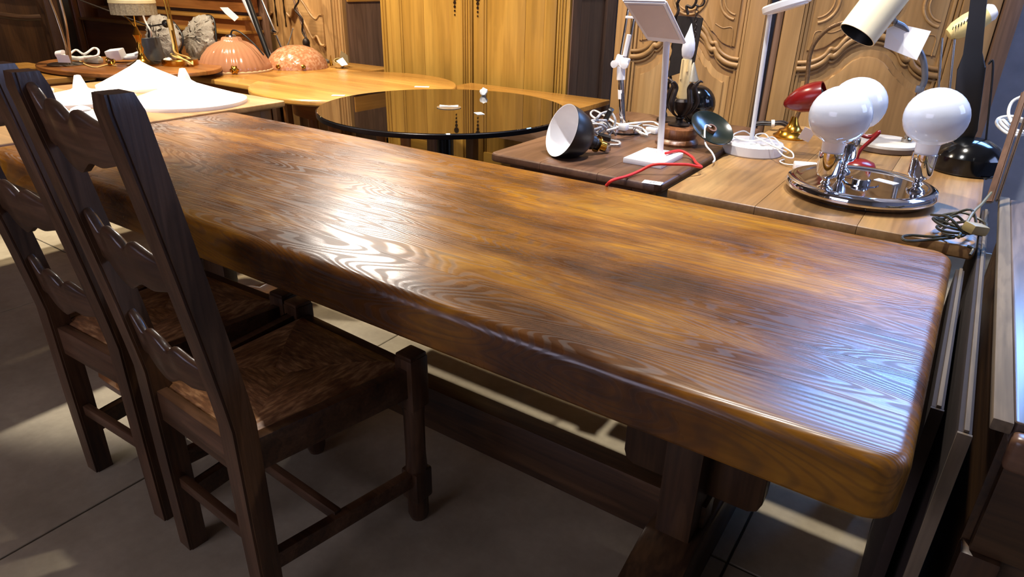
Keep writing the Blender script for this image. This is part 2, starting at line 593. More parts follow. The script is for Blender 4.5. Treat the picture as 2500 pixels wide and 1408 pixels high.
CHROME = plain('chrome', '#d8d8dc', 0.06, 1.0, vary=0.02)
STEEL = plain('satin_steel', '#a9a39a', 0.25, 1.0, vary=0.05)
BRASS = plain('brass', '#b98a35', 0.2, 1.0, vary=0.08)
IRON = plain('wrought_iron', '#2a211c', 0.45, 0.6, 0.4, 0.3, 60)
WHITEP = plain('white_plastic', '#e9e8ea', 0.35, vary=0.015)
WHITEM = plain('white_enamel', '#dcdcde', 0.3, vary=0.02)
CREAM = plain('cream_enamel', '#e4dabb', 0.3, vary=0.04, scale=14)
BLACKG = plain('black_gloss', '#08090c', 0.12, vary=0.1)
BLACKM = plain('black_satin', '#0e0e10', 0.38, vary=0.1)
GREYP = plain('grey_plastic', '#4d5356', 0.45, vary=0.06)
PAPER = plain('white_paper', '#eeeef0', 0.8, vary=0.01)
INK = plain('printed_ink', '#35363c', 0.8)
REDC = plain('red_cloth_cord', '#cc2018', 0.6, bump=0.3, scale=300)
REDE = plain('red_enamel', '#700d0d', 0.25, vary=0.06)
CABLEW = plain('white_cable', '#dedbd6', 0.45, vary=0.03)
CABLEY = plain('yellowed_cable', '#dcc078', 0.45, vary=0.05)
CABLEG = plain('grey_braided_cord', '#9a9a9e', 0.6, bump=0.5, vary=0.45, scale=260)
CABLEB = plain('brown_cable', '#2d2320', 0.45)
CABLEK = plain('olive_cable', '#2c2a1c', 0.4)
OPAL = plain('opal_glass', '#d3dae6', 0.05, vary=0.01)
SHADE = plain('white_shade_fabric', '#f4f2ee', 0.7, vary=0.01)
AMBERD = plain('yellow_shade_cream', '#d8c384', 0.35, vary=0.05)

# ================================================================== THE SETTING
FLOOR = floor_mat()
PLASTER = plain('daylight_tinted_plaster', '#a6abbb', 0.85, bump=0.5, vary=0.14, scale=9)  # grey plaster with the blue of the daylight mixed into its colour
DARKWALL = plain('dim_wall_plaster', '#857b6d', 0.85, bump=0.3, vary=0.12, scale=7)
CEIL = plain('ceiling_paint', '#b3aa9c', 0.9, vary=0.05, scale=5)
JOINT = plain('floor_joint', '#3d352b', 0.9)
X0, X1, Y0, Y1, H = -7.2, 2.6, -3.0, 4.1, 3.5

fl = span('floor', X0, X1, Y0, Y1, -0.12, -0.006, JOINT, None, 0)
tag(fl, kind='structure')
slab_mesh = None
NX, NY = 7, 5
dx, dy = (X1 - X0) / NX, (Y1 - Y0) / NY
for i in range(NX):
    for j in range(NY):
        if slab_mesh is None:
            s = span('slab', X0, X0 + dx - 0.006, Y0, Y0 + dy - 0.006, -0.01, 0.0, FLOOR, fl, 0.0015, 1)
            slab_mesh = s.data
            base = s.location.copy()
        else:
            s = bpy.data.objects.new('slab', slab_mesh); COL.objects.link(s); s.parent = fl
            s.location = base + Vector((i * dx, j * dy, 0))

tag(span('wall_left', X0 - 0.1, X0, Y0, Y1, 0, H, DARKWALL, None, 0), kind='structure')
bm = bmesh.new()
for ya, yb, za, zb in ((Y0, 2.0, 0, H), (3.4, Y1, 0, H), (2.0, 3.4, 0, 1.6), (2.0, 3.4, 2.8, H)):
    bm_box(bm, (0.1, yb - ya, zb - za), (X1 + 0.05, (ya + yb) / 2, (za + zb) / 2))
bmesh.ops.remove_doubles(bm, verts=bm.verts[:], dist=1e-5)
tag(finish(bm, 'wall_right', PLASTER), kind='structure')
tag(span('ceiling', X0 - 0.1, X1 + 0.1, Y0 - 0.1, Y1 + 0.1, H, H + 0.1, CEIL, None, 0), kind='structure')


def wall_with_window(name, y0, y1, wx0, wx1, wz0, wz1, mat):
    bm = bmesh.new()
    for a, b, c, d in ((X0 - 0.1, wx0, 0, H), (wx1, X1 + 0.1, 0, H), (wx0, wx1, 0, wz0), (wx0, wx1, wz1, H)):
        bm_box(bm, (b - a, y1 - y0, d - c), ((a + b) / 2, (y0 + y1) / 2, (c + d) / 2))
    bmesh.ops.remove_doubles(bm, verts=bm.verts[:], dist=1e-5)
    return tag(finish(bm, name, mat), kind='structure')


wall_with_window('wall_back', Y1, Y1 + 0.12, -0.2, 1.3, 2.35, 3.1, PLASTER)
wall_with_window('wall_front', Y0 - 0.12, Y0, -3.2, -0.6, 1.1, 2.7, DARKWALL)
PANE = glass_mat('window_glass', '#ffffff', 0.0, 1.0)
FRAMEM = plain('window_frame_paint', '#b9b6ae', 0.5)


def window(name, x0, x1, z0, z1, y, bars):
    w = thing(name, None, None, ((x0 + x1) / 2, y, z0)); w['kind'] = 'structure'
    t = 0.05
    f = bmesh.new()
    for sx, sz, cx, cz in ((x1 - x0, t, (x0 + x1) / 2, z0 + t / 2), (x1 - x0, t, (x0 + x1) / 2, z1 - t / 2), (t, z1 - z0 - 2 * t, x0 + t / 2, (z0 + z1) / 2), (t, z1 - z0 - 2 * t, x1 - t / 2, (z0 + z1) / 2)):
        bm_box(f, (sx, 0.06, sz), (cx, y, cz))
    finish(f, 'window_frame', FRAMEM, w)
    for k in range(1, bars):
        xx = x0 + (x1 - x0) * k / bars
        span('glazing_bar', xx - 0.015, xx + 0.015, y - 0.02, y + 0.02, z0 + t, z1 - t, FRAMEM, w, 0)
    for k in range(bars):
        a = x0 + (x1 - x0) * k / bars; b = x0 + (x1 - x0) * (k + 1) / bars
        span('pane', a + 0.02, b - 0.02, y - 0.003, y + 0.003, z0 + t, z1 - t, PANE, w, 0)
    free()


window('window_1', -0.2, 1.3, 2.35, 3.1, Y1 + 0.07, 3)
window('window_2', -3.2, -0.6, 1.1, 2.7, Y0 - 0.07, 4)

w3 = thing('added_window_3', None, None, (X1 + 0.05, 2.7, 1.6)); w3['kind'] = 'structure'  # unseen window added for blue spill on back wall and desk
bm = bmesh.new()
for sy, sz, cy, cz in ((1.4, 0.05, 2.7, 1.625), (1.4, 0.05, 2.7, 2.775), (0.05, 1.1, 2.025, 2.2), (0.05, 1.1, 3.375, 2.2)):
    bm_box(bm, (0.06, sy, sz), (X1 + 0.05, cy, cz))
finish(bm, 'window_frame', FRAMEM, w3)
span('glazing_bar', X1 + 0.03, X1 + 0.07, 2.685, 2.715, 1.65, 2.75, FRAMEM, w3, 0)
for ya, yb in ((2.05, 2.685), (2.715, 3.35)):
    span('pane', X1 + 0.047, X1 + 0.053, ya, yb, 1.65, 2.75, PANE, w3, 0)
free()

# ================================================================== ARMOIRES ALONG THE BACK
def wavy(pts, r, mat, parent, name='moulding', y=0.0, zs=1.0):
    """flat moulding swept along (x, z) points on a front face at depth y"""
    return tube(name, [(x, y, z) for x, z in pts], r, mat, parent, 8, False, 6, (r, r * zs, (0, -1, 0)))


CURVE = [(-0.275, 0.0), (-0.235, 0.004), (-0.20, 0.016), (-0.172, 0.036), (-0.156, 0.06), (-0.142, 0.058), (-0.128, 0.066),
         (-0.105, 0.10), (-0.075, 0.125), (-0.04, 0.14), (0.0, 0.145)]
CURVE = CURVE + [(-x, z) for x, z in CURVE[-2::-1]]


def arc(cx, cz, r, a0, a1, n=14):
    return [(cx + r * math.cos(math.radians(a0 + (a1 - a0) * k / n)), cz + r * math.sin(math.radians(a0 + (a1 - a0) * k / n))) for k in range(n + 1)]


def carved_door(P, hw, zm, ztop, mat_v, mat_h, y):
    """carved provincial door: recessed field, shaped double mouldings, raised lower and upper panels"""
    # stiles and rails
    for s in (-1, 1):
        span('door_stile', min(s * (hw + 0.012), s * (hw + 0.085)), max(s * (hw + 0.012), s * (hw + 0.085)), y - 0.03, y, 0.1, ztop, mat_v, P, 0.004)
        for k, xx in enumerate((hw + 0.004, hw - 0.012)):
            span('bead', s * xx - 0.006, s * xx + 0.006, y - 0.024 + 0.008 * k, y, 0.16, ztop, mat_v, P, 0.003)
    span('door_field', -hw - 0.02, hw + 0.02, y - 0.006, y + 0.004, 0.1, ztop, mat_v, P, 0.001)
    # raised lower panel with the same shaped head
    out = [(-hw + 0.055, 0.2)] + [(hw - 0.055, 0.2)] + [(x * (hw - 0.055) / 0.275, zm - 0.075 + z * 0.95) for x, z in CURVE[::-1]]
    prism('lower_panel', out, 0.016, mat_v, P, rot(math.pi / 2, 0, 0), (0, y - 0.004, 0), 0.005)
    out = [(-hw + 0.032, 0.18)] + [(hw - 0.032, 0.18)] + [(x * (hw - 0.032) / 0.275, zm - 0.05 + z * 0.97) for x, z in CURVE[::-1]]
    prism('panel_border', out, 0.007, mat_v, P, rot(math.pi / 2, 0, 0), (0, y - 0.004, 0), 0.003)
    # two broad mouldings over it
    for dz, r, d in ((0.0, 0.013, 0.018), (0.026, 0.009, 0.022), (-0.022, 0.007, 0.010)):
        wavy([(x * hw / 0.275, zm + z * (1 + dz) + dz) for x, z in CURVE], r, mat_h, P, 'moulding', y - d, 1.0)
    # upper field with round centre and half-round sides
    up = [(x * (hw - 0.03) / 0.275, zm + 0.075 + z * 0.98) for x, z in CURVE]
    out = [(-hw + 0.03, ztop - 0.05)] + up + [(hw - 0.03, ztop - 0.05)]
    prism('upper_panel', out[::-1], 0.010, mat_v, P, rot(math.pi / 2, 0, 0), (0, y - 0.004, 0), 0.004)
    wavy(arc(0, zm + 0.275, 0.078, -90, 270, 30), 0.006, mat_h, P, 'roundel', y - 0.015)
    wavy(arc(0, zm + 0.275, 0.060, -90, 270, 30), 0.004, mat_h, P, 'roundel', y - 0.015)
    for s in (-1, 1):
        for rr, t in ((0.085, 0.006), (0.066, 0.004)):
            wavy([(s * (hw - 0.035) - s * x, z) for x, z in arc(0, zm + 0.27, rr, -80, 80)], t, mat_h, P, 'side_lobe', y - 0.015)
        wavy([(s * 0.13, zm + 0.165), (s * 0.165, zm + 0.15), (s * (hw - 0.05), zm + 0.15), (s * (hw - 0.045), zm + 0.075)], 0.003, mat_h, P, 'inset_line', y - 0.014)


def carved_armoire(name, label, loc, rotz, w, depth, hw, zm, height=2.15, kind='walnut', post=0.07):
    P = thing(name, label, 'wardrobe', loc, rotz, None, False)
    V, Hm = W(kind, 'z'), W(kind, 'x')
    D = W('darkside', 'z')
    span('carcass', -w / 2 + 0.01, w / 2 - 0.01, 0.012, depth, 0.06, height, D, P, 0.004)
    span('plinth', -w / 2, w / 2, 0.0, depth, 0.0, 0.08, D, P, 0.004)
    span('cornice', -w / 2 - 0.03, w / 2 + 0.03, -0.04, depth + 0.02, height - 0.02, height + 0.08, Hm, P, 0.012)
    for s in (-1, 1):
        a, b = s * (w / 2 - post), s * w / 2
        span('front_post', min(a, b), max(a, b), -0.012, 0.03, 0.08, height - 0.02, V, P, 0.008)
        for k in (0.35, 0.65):
            xx = s * (w / 2 - post * k)
            span('reed', xx - 0.006, xx + 0.006, -0.018, 0.0, 0.12, height - 0.06, V, P, 0.004)
    carved_door(P, hw, zm, height - 0.1, V, Hm, 0.008)
    free()
    return P


carved_armoire('carved_armoire', 'carved walnut armoire with arched door moulding behind the white square lamp', (-1.152, 3.10, 0), 0, 0.70, 0.30, 0.258, 0.93, 2.15, 'walnut', 0.045)

# free-standing carved door turned towards the left
g = thing('armoire_door', 'carved walnut armoire door standing turned behind the white globe lamp', 'door', (-0.405, 3.25, 0), math.radians(20), None, False)
span('back_board', -0.375, 0.50, 0.012, 0.05, 0.0, 2.1, W('darkside', 'z'), g, 0.004)
span('edge_post', -0.39, -0.365, -0.01, 0.055, 0.0, 2.12, W('darkside', 'z'), g, 0.008)
span('edge_post', 0.365, 0.43, -0.01, 0.055, 0.0, 2.12, W('walnut', 'z'), g, 0.008)
span('edge_post', 0.435, 0.50, -0.02, 0.055, 0.0, 2.12, W('darkside', 'z'), g, 0.008)
carved_door(g, 0.277, 0.93, 2.05, W('walnut', 'z'), W('walnut', 'x'), 0.008)
free()

# plain two-door armoire in yellow wood
ye = 3.30
e = thing('yellow_armoire', 'plain yellow-brown two-door armoire behind the round black glass table', 'wardrobe', (-2.56, ye, 0))
YV, YH, DV = W('yellow', 'z'), W('yellow', 'x'), W('darkside', 'z')
xl, xr = -3.2508, -1.8686
xs = -2.5102
span('carcass', xl + 0.01, xr - 0.01, ye + 0.01, ye + 0.52, 0.06, 2.2, DV, e, 0.004)
span('plinth', xl, xr, ye, ye + 0.52, 0.0, 0.1, YH, e, 0.006)
span('cornice', xl - 0.04, xr + 0.04, ye - 0.04, ye + 0.56, 2.18, 2.3, YH, e, 0.02)
# framed side panel facing right
span('side_stile', xr - 0.015, xr + 0.008, ye + 0.0, ye + 0.09, 0.06, 2.18, DV, e, 0.004)
span('side_stile', xr - 0.015, xr + 0.008, ye + 0.40, ye + 0.52, 0.06, 2.18, DV, e, 0.004)
for z0, z1 in ((0.06, 0.2), (1.18, 1.28), (2.08, 2.18)):
    span('side_rail', xr - 0.015, xr + 0.008, ye + 0.09, ye + 0.40, z0, z1, DV, e, 0.004)
for a, b in ((xl, -3.1636), (-1.9452, xr)):
    span('front_post', a, b, ye - 0.02, ye + 0.02, 0.1, 2.18, YV, e, 0.008)
for px_, py_ in ((1366, 0), (1374, 0), (1382, 0)):
    pass
for xx in (-1.9452 + 0.012, -1.9452 + 0.03, -1.9452 + 0.048, xl + 0.02, xl + 0.045):
    span('reed', xx - 0.006, xx + 0.006, ye - 0.028, ye - 0.01, 0.14, 2.14, YV, e, 0.004)
for n, (a, b, pa, pb) in enumerate(((-3.1636, xs - 0.002, -3.0748, -2.6871), (xs + 0.002, -1.9452, -2.4204, -2.0236))):
    d = span('door', a + 0.003, b - 0.003, ye - 0.008, ye + 0.012, 0.13, 2.15, YV, e, 0.002)
    for c0, c1 in ((a + 0.003, pa - 0.01), (pb + 0.01, b - 0.003)):
        span('door_stile', c0, c1, ye - 0.024, ye - 0.004, 0.13, 2.15, YV, d, 0.005)
    span('door_rail', pa - 0.01, pb + 0.01, ye - 0.024, ye - 0.004, 2.02, 2.15, YH, d, 0.005)
    span('door_rail', pa - 0.01, pb + 0.01, ye - 0.024, ye - 0.004, 0.13, 0.28, YH, d, 0.005)
    for xx in (pa - 0.004, pb + 0.004):
        span('bead', xx - 0.009, xx + 0.009, ye - 0.018, ye - 0.004, 0.28, 2.02, YV, d, 0.005)
    m1 = pa + (pb - pa) * (0.47 if n == 0 else 0.68)
    span('plank', pa + 0.006, m1 - 0.001, ye - 0.014, ye - 0.004, 0.28, 2.02, YV, d, 0.002)
    span('plank', m1 + 0.001, pb - 0.006, ye - 0.0145, ye - 0.004, 0.28, 2.02, YV, d, 0.002)
# fluted strip beside the seam and the two pierced key plates
for k in range(4):
    xx = xs - 0.075 + k * 0.018
    span('flute', xx - 0.006, xx + 0.006, ye - 0.032, ye - 0.02, 0.16, 2.12, YV, e, 0.004)
KEYP = plain('blackened_key_plate', '#3a2a1a', 0.4, 0.7, vary=0.2)
for xx, zt in ((-2.6396, 1.055), (-2.4712, 1.055)):
    k = lathe('key_plate', [(0.0, 0), (0.018, 0.001), (0.018, 0.004), (0.0, 0.005)], (xx, ye - 0.024, zt + 0.10), KEYP, e, rot(math.pi / 2, 0, 0), 16)
    for j, rr in enumerate((0.010, 0.008, 0.006, 0.005)):
        lathe('key_plate_drop', [(0.0, 0), (rr, 0.001), (rr, 0.004), (0.0, 0.005)], (xx, ye - 0.024, zt + 0.07 - 0.022 * j), KEYP, e, rot(math.pi / 2, 0, 0), 10)
free()

# armoire with scrolled door rails, left of the yellow one
yd = 3.45
dl, dr = -5.0597, -3.7589
dm = -4.4273
d = thing('scrolled_armoire', 'walnut armoire with S-scrolled door rails behind the pink glass domes', 'wardrobe', ((dl + dr) / 2, yd, 0))
WV, WH = W('walnut', 'z'), W('walnut', 'x')
span('carcass', dl, dr, yd + 0.01, yd + 0.48, 0.05, 2.1, DV, d, 0.004)
span('cornice', dl - 0.04, dr + 0.04, yd - 0.04, yd + 0.5, 2.1, 2.2, WH, d, 0.015)
span('plinth', dl, dr, yd, yd + 0.48, 0, 0.1, WH, d, 0.005)
span('side_rail', dr - 0.005, dr + 0.012, yd + 0.02, yd + 0.46, 1.09, 1.2, W('cherry', 'y'), d, 0.004)
for a, b in ((dl, dl + 0.06), (dr - 0.11, dr)):
    span('front_post', a, b, yd - 0.022, yd + 0.02, 0.1, 2.1, WV, d, 0.01)
for k in range(3):
    span('reed', dr - 0.085 + k * 0.03, dr - 0.073 + k * 0.03, yd - 0.03, yd - 0.015, 0.14, 2.06, WV, d, 0.005)
for s, (a, b) in ((-1, (dl + 0.065, dm - 0.003)), (1, (dm + 0.003, dr - 0.115))):
    dd = span('door', a, b, yd - 0.006, yd + 0.01, 0.12, 2.06, WV, d, 0.003)
    for c0, c1 in ((a, a + 0.085), (b - 0.085, b)):
        span('door_stile', c0, c1, yd - 0.024, yd - 0.004, 0.12, 2.06, WV, dd, 0.006)
    pa, pb = a + 0.085, b - 0.085
    top = [(0.0, 0.21), (0.06, 0.225), (0.16, 0.20), (0.30, 0.205), (0.5, 0.15), (0.68, 0.075), (0.82, 0.045), (0.92, 0.07), (1.0, 0.075)]
    bot = [(0.0, 0.07), (0.10, 0.05), (0.20, 0.105), (0.36, 0.085), (0.52, 0.0), (0.68, -0.085), (0.80, -0.07), (0.90, -0.125), (1.0, -0.13)]
    zc = 0.925
    def crv(c):
        q = [Vector((pa + (pb - pa) * (u if s > 0 else 1 - u), zc + v, 0)) for u, v in c]
        return [(p.x, p.y) for p in catmull(q, 5)]
    tp, bt = crv(top), crv(bot)
    prism('scrolled_rail', tp + bt[::-1], 0.032, WH, dd, rot(math.pi / 2, 0, 0), (0, yd - 0.004, 0), 0.006)
    wavy(tp, 0.007, WH, dd, 'moulding', yd - 0.036)
    wavy(bt, 0.009, WH, dd, 'moulding', yd - 0.036)
for xx in (dm - 0.05, dm + 0.05):
    prism('key_plate', [(-0.008, -0.10), (0.008, -0.10), (0.004, -0.05), (0.012, 0.0), (0.005, 0.05), (0.009, 0.09), (-0.009, 0.09), (-0.005, 0.05), (-0.012, 0.0), (-0.004, -0.05)], 0.003, KEYP, d, rot(math.pi / 2, 0, 0), (xx, yd - 0.024, 1.0), 0)
free()

# dark carved cabinet at the far left, facing into the room
a = thing('dark_cabinet', 'dark carved cabinet at the far left behind the silver rod lamp', 'wardrobe', (-5.45, 1.72, 0), math.pi / 2, None, False)
AV, AH = W('darkoak', 'z'), W('darkoak', 'x')
span('carcass', -0.62, 0.62, 0.01, 0.45, 0.0, 2.1, AV, a, 0.005)
span('front_panel', -0.52, 0.50, -0.004, 0.02, 0.15, 1.95, AV, a, 0.006)
for s_ in (-1, 1):
    span('front_post', min(s_ * 0.54, s_ * 0.63), max(s_ * 0.54, s_ * 0.63), -0.015, 0.03, 0.0, 2.1, AV, a, 0.012)
span('cornice', -0.66, 0.66, -0.04, 0.47, 2.1, 2.2, AH, a, 0.015)
for dz in (0.0, 0.13):
    wavy([(-0.5 + 1.0 * u, 0.93 + dz + v) for u, v in ((0, 0.12), (0.2, 0.14), (0.5, 0.12), (0.68, 0.06), (0.8, 0.035), (0.9, 0.02), (1, 0.02))], 0.02, AH, a, 'moulding', -0.006, 0.6)
free()

# stepped orange wooden stand
sl, sr = -6.8064, -4.5354
s = thing('stepped_stand', 'stepped orange wooden stand behind the brass fringe lamp', 'stand', ((sl + sr) / 2, 3.15, 0))
OV, OH = W('orange', 'z'), W('cherry', 'x')
OX = W('orange', 'x')
for k, (zt, y0) in enumerate(((0.87, 3.08), (0.965, 3.17), (1.11, 3.26))):
    span('riser', sl + 0.02 + 0.1 * k, sr - 0.02, y0 + 0.03, 3.33, 0.0 if k == 0 else zt - 0.12, zt - 0.022, OX, s, 0.003)
    span('tread', sl + 0.1 * k, sr, y0, 3.34, zt - 0.022, zt, OH, s, 0.006)
span('back_panel', sl - 0.05, sr + 0.02, 3.345, 3.385, 0.0, 2.0, W('darkside', 'z'), s, 0.005)
span('side_panel', sl - 0.06, sl - 0.01, 3.11, 3.34, 0.0, 1.02, OV, s, 0.004)
span('side_post', sl - 0.05, sl - 0.0, 3.05, 3.10, 0.0, 1.5, OV, s, 0.004)
free()

# ================================================================== TABLES
def inset(outline, d):
    """outline pulled inwards by d along the mean normal of each corner"""
    n = len(outline); out = []
    for i in range(n):
        p0, p1, p2 = Vector(outline[i - 1]), Vector(outline[i]), Vector(outline[(i + 1) % n])
        t = ((p1 - p0).normalized() + (p2 - p1).normalized()).normalized()
        out.append((p1.x - t.y * d, p1.y + t.x * d))
    return out


def bm_slab(bm, outline, z0, z1, bev, seg=4):
    """solid slab with rounded top edge and a small rounding below, built from stacked inset outlines"""
    lb = min(bev, 0.006)
    lv = [(lb, z0), (lb * 0.3, z0 + lb * 0.3), (0.0, z0 + lb)]
    for k in range(seg + 1):
        a_ = math.pi / 2 * k / seg
        lv.append((bev * (1 - math.cos(a_)), z1 - bev + bev * math.sin(a_)))
    rings = [[bm.verts.new((x, y, z)) for x, y in inset(outline, d_)] for d_, z in lv]
    n = len(outline)
    for a_, b_ in zip(rings, rings[1:]):
        for k in range(n):
            bm.faces.new((a_[k], a_[(k + 1) % n], b_[(k + 1) % n], b_[k]))
    bm.faces.new(rings[0][::-1]); bm.faces.new(rings[-1])


def planked_top(parent, outline, z0, z1, bev, n, axis, mat, name='plank', gap=0.0008, seg=4):
    """one rounded slab cut into n boards lying side by side (boards run along the other axis)"""
    lo = min(p[axis] for p in outline); hi = max(p[axis] for p in outline)
    out = []
    for k in range(n):
        bm = bmesh.new()
        bm_slab(bm, outline, z0, z1, bev, seg)
        for side, lim in ((1, lo + (hi - lo) * (k + 1) / n - gap / 2), (-1, lo + (hi - lo) * k / n + gap / 2)):
            if (side == 1 and k == n - 1) or (side == -1 and k == 0): continue
            co = [0, 0, 0]; co[axis] = lim
            no = [0, 0, 0]; no[axis] = side
            r = bmesh.ops.bisect_plane(bm, geom=bm.verts[:] + bm.edges[:] + bm.faces[:], plane_co=co, plane_no=no, clear_outer=True)
            ed = [g_ for g_ in r['geom_cut'] if isinstance(g_, bmesh.types.BMEdge)]
            bmesh.ops.edgeloop_fill(bm, edges=ed)
        out.append(finish(bm, name, mat, parent, 20))
    return out


# ---- the long oak table
TX0, TX1, TY0, TY1, TZ = -2.462, 0.052, 0.752, 1.606, 0.75
lt = thing('long_table', 'long heavy stained oak table with thick rounded top filling the picture', 'table', ((TX0 + TX1) / 2, (TY0 + TY1) / 2, 0))
OAK = tabletop_oak()
planked_top(lt, rrect(TX0, TX1, TY0, TY1, 0.045, 6), 0.662, TZ, 0.022, 7, 1, OAK, 'plank', 0.0006, 5)
LX, LY, LZ = W('darkoak', 'x'), W('darkoak', 'y'), W('darkoak', 'z')
span('stretcher', -2.05, -0.25, 1.15, 1.21, 0.085, 0.225, LX, lt, 0.006)
for tx in (-0.30, -2.11):
    span('trestle_post', tx - 0.04, tx + 0.04, 1.09, 1.27, 0.10, 0.60, LZ, lt, 0.008)
    span('trestle_cap', tx - 0.045, tx + 0.045, 0.86, 1.50, 0.60, 0.661, LY, lt, 0.01)
    for sd in (-1, 1):
        o_ = [(0.035, 0.59), (0.155, 0.59), (0.155, 0.285), (0.148, 0.265), (0.13, 0.255), (0.035, 0.255)]
        prism('bracket', [(tx + sd * x_, z_) for x_, z_ in o_], 0.05, LZ, lt, rot(math.pi / 2, 0, 0), (0, 1.205, 0), 0.004)
    # scrolled foot running across the table
    prof = [(-0.39, 0.0), (0.37, 0.0), (0.385, 0.03), (0.38, 0.085), (0.35, 0.12), (0.30, 0.12), (0.24, 0.115), (0.16, 0.15), (0.10, 0.165), (-0.10, 0.165), (-0.16, 0.15), (-0.24, 0.105), (-0.30, 0.095), (-0.36, 0.10), (-0.40, 0.075), (-0.405, 0.03)]
    prism('trestle_foot', [(1.18 + y_, z_) for y_, z_ in prof], 0.12, W('darkoak', 'y') if tx > -1 else W('orange', 'y'), lt, Matrix(((0, 0, 1), (1, 0, 0), (0, 1, 0))).to_quaternion(), (tx - 0.06, 0, 0), 0.01)  # left foot in lighter orange wood: the light on it is put into the colour
free()


def simple_table(name, label, x0, x1, y0, y1, z, th, kind, n, axis, corner=0.02, bev=0.006, apron=0.09, leg=0.055, inset=0.05, mat=None, apron_kind=None, turned=False):
    t = thing(name, label, 'table', ((x0 + x1) / 2, (y0 + y1) / 2, 0))
    ga = 'y' if axis == 0 else 'x'
    planked_top(t, rrect(x0, x1, y0, y1, corner, 4), z - th, z, bev, n, axis, mat or W(kind, ga), 'plank', 0.0012, 3)
    ak = apron_kind or kind
    zb = z - th
    for yy in (y0 + inset, y1 - inset - 0.02):
        span('apron', x0 + inset + leg, x1 - inset - leg, yy, yy + 0.02, zb - apron, zb, W(ak, 'x'), t, 0.002)
    for xx in (x0 + inset, x1 - inset - 0.02):
        span('apron', xx, xx + 0.02, y0 + inset + leg, y1 - inset - leg, zb - apron, zb, W(ak, 'y'), t, 0.002)
    for xx in (x0 + inset, x1 - inset - leg):
        for yy in (y0 + inset, y1 - inset - leg):
            if turned:
                cx, cy = xx + leg / 2, yy + leg / 2
                lathe('leg', [(leg * 0.30, 0), (leg * 0.42, 0.03), (leg * 0.34, 0.06), (leg * 0.5, 0.2), (leg * 0.38, zb - apron - 0.06), (leg * 0.55, zb - apron - 0.02), (leg * 0.5, zb)], (cx, cy, 0), W(ak, 'z'), t, None, 14)
            else:
                span('leg', xx, xx + leg, yy, yy + leg, 0, zb, W(ak, 'z'), t, 0.004)
    free()
    return t


simple_table('oak_table', 'light oak table with the chrome globe lamp and several desk lamps on it', -0.618, 0.088, 1.658, 2.84, 0.75, 0.03, 'oak', 3, 0, 0.012, 0.004)
simple_table('brown_table', 'worn dark brown table with the white square lamp standing on it', -1.205, -0.632, 1.648, 2.62, 0.762, 0.026, 'brown', 3, 0, 0.03, 0.009)
simple_table('shade_table', 'light brown table covered with white lampshades at the end of the long table', -3.62, -2.485, 0.05, 1.90, 0.75, 0.025, 'walnut', 4, 1, 0.02, 0.006)
simple_table('yellow_side_table', 'narrow yellow wooden table behind the white lampshades at left', -4.95, -4.10, 0.95, 1.88, 0.722, 0.03, 'cherry', 3, 0, 0.02, 0.006, apron_kind='orange')
oc, orx, ory, oa = (-4.17, 2.11), 0.58, 0.385, math.radians(15)
ot = thing('oval_table', 'orange-brown oval pedestal table carrying the brass and silver lamps', 'table', (oc[0], oc[1], 0))
ell = [(oc[0] + orx * math.cos(t_) * math.cos(oa) - ory * math.sin(t_) * math.sin(oa), oc[1] + orx * math.cos(t_) * math.sin(oa) + ory * math.sin(t_) * math.cos(oa)) for t_ in [2 * math.pi * k / 64 for k in range(64)]]
planked_top(ot, ell, 0.727, 0.752, 0.008, 3, 1, W('orange', 'x'), 'plank', 0.0012, 3)
lathe('column', [(0.05, 0.12), (0.07, 0.2), (0.045, 0.3), (0.06, 0.6), (0.10, 0.726)], (oc[0], oc[1], 0), W('orange', 'z'), ot, None, 20)
for k in range(3):
    a_ = math.radians(200 + 120 * k)
    tube('foot', [(oc[0] + r_ * math.cos(a_), oc[1] + r_ * math.sin(a_), z_) for r_, z_ in ((0.04, 0.22), (0.14, 0.15), (0.26, 0.04), (0.32, 0.022))], [0.03, 0.026, 0.02, 0.022], W('orange', 'x'), ot, 8)
free()
simple_table('dome_table', 'orange wooden table under the two pink glass domes', -4.42, -3.28, 2.28, 3.40, 0.70, 0.028, 'cherry', 4, 1, 0.03, 0.008, apron_kind='orange', leg=0.05)
simple_table('corner_table', 'pale yellow table corner showing behind the round black glass table', -2.46, -1.55, 2.76, 3.19, 0.70, 0.025, 'cherry', 3, 1, 0.006, 0.003, apron=0.16, apron_kind='darkside', inset=0.012)


def circle(cx, cy, r, n=72):
    return [(cx + r * math.cos(2 * math.pi * k / n), cy + r * math.sin(2 * math.pi * k / n)) for k in range(n)]


# ---- round yellow table with apron
rc = (-2.715, 2.525)
rt = thing('round_yellow_table', 'round polished yellow wood table left of the black glass table', 'table', (rc[0], rc[1], 0))
planked_top(rt, circle(rc[0], rc[1], 0.535), 0.707, 0.736, 0.012, 4, 1, W('cherry', 'x'), 'plank', 0.001, 4)
lathe('apron', [(0.30, 0.60), (0.33, 0.60), (0.33, 0.706), (0.30, 0.706), (0.30, 0.60)], (rc[0], rc[1], 0.0), W('orange', 'x'), rt, None, 48)
for k in range(4):
    a_ = math.radians(20 + 90 * k)
    lathe('leg', [(0.016, 0), (0.02, 0.1), (0.03, 0.5), (0.032, 0.70)], (rc[0] + 0.27 * math.cos(a_), rc[1] + 0.27 * math.sin(a_), 0.0), W('orange', 'z'), rt, None, 12)
free()

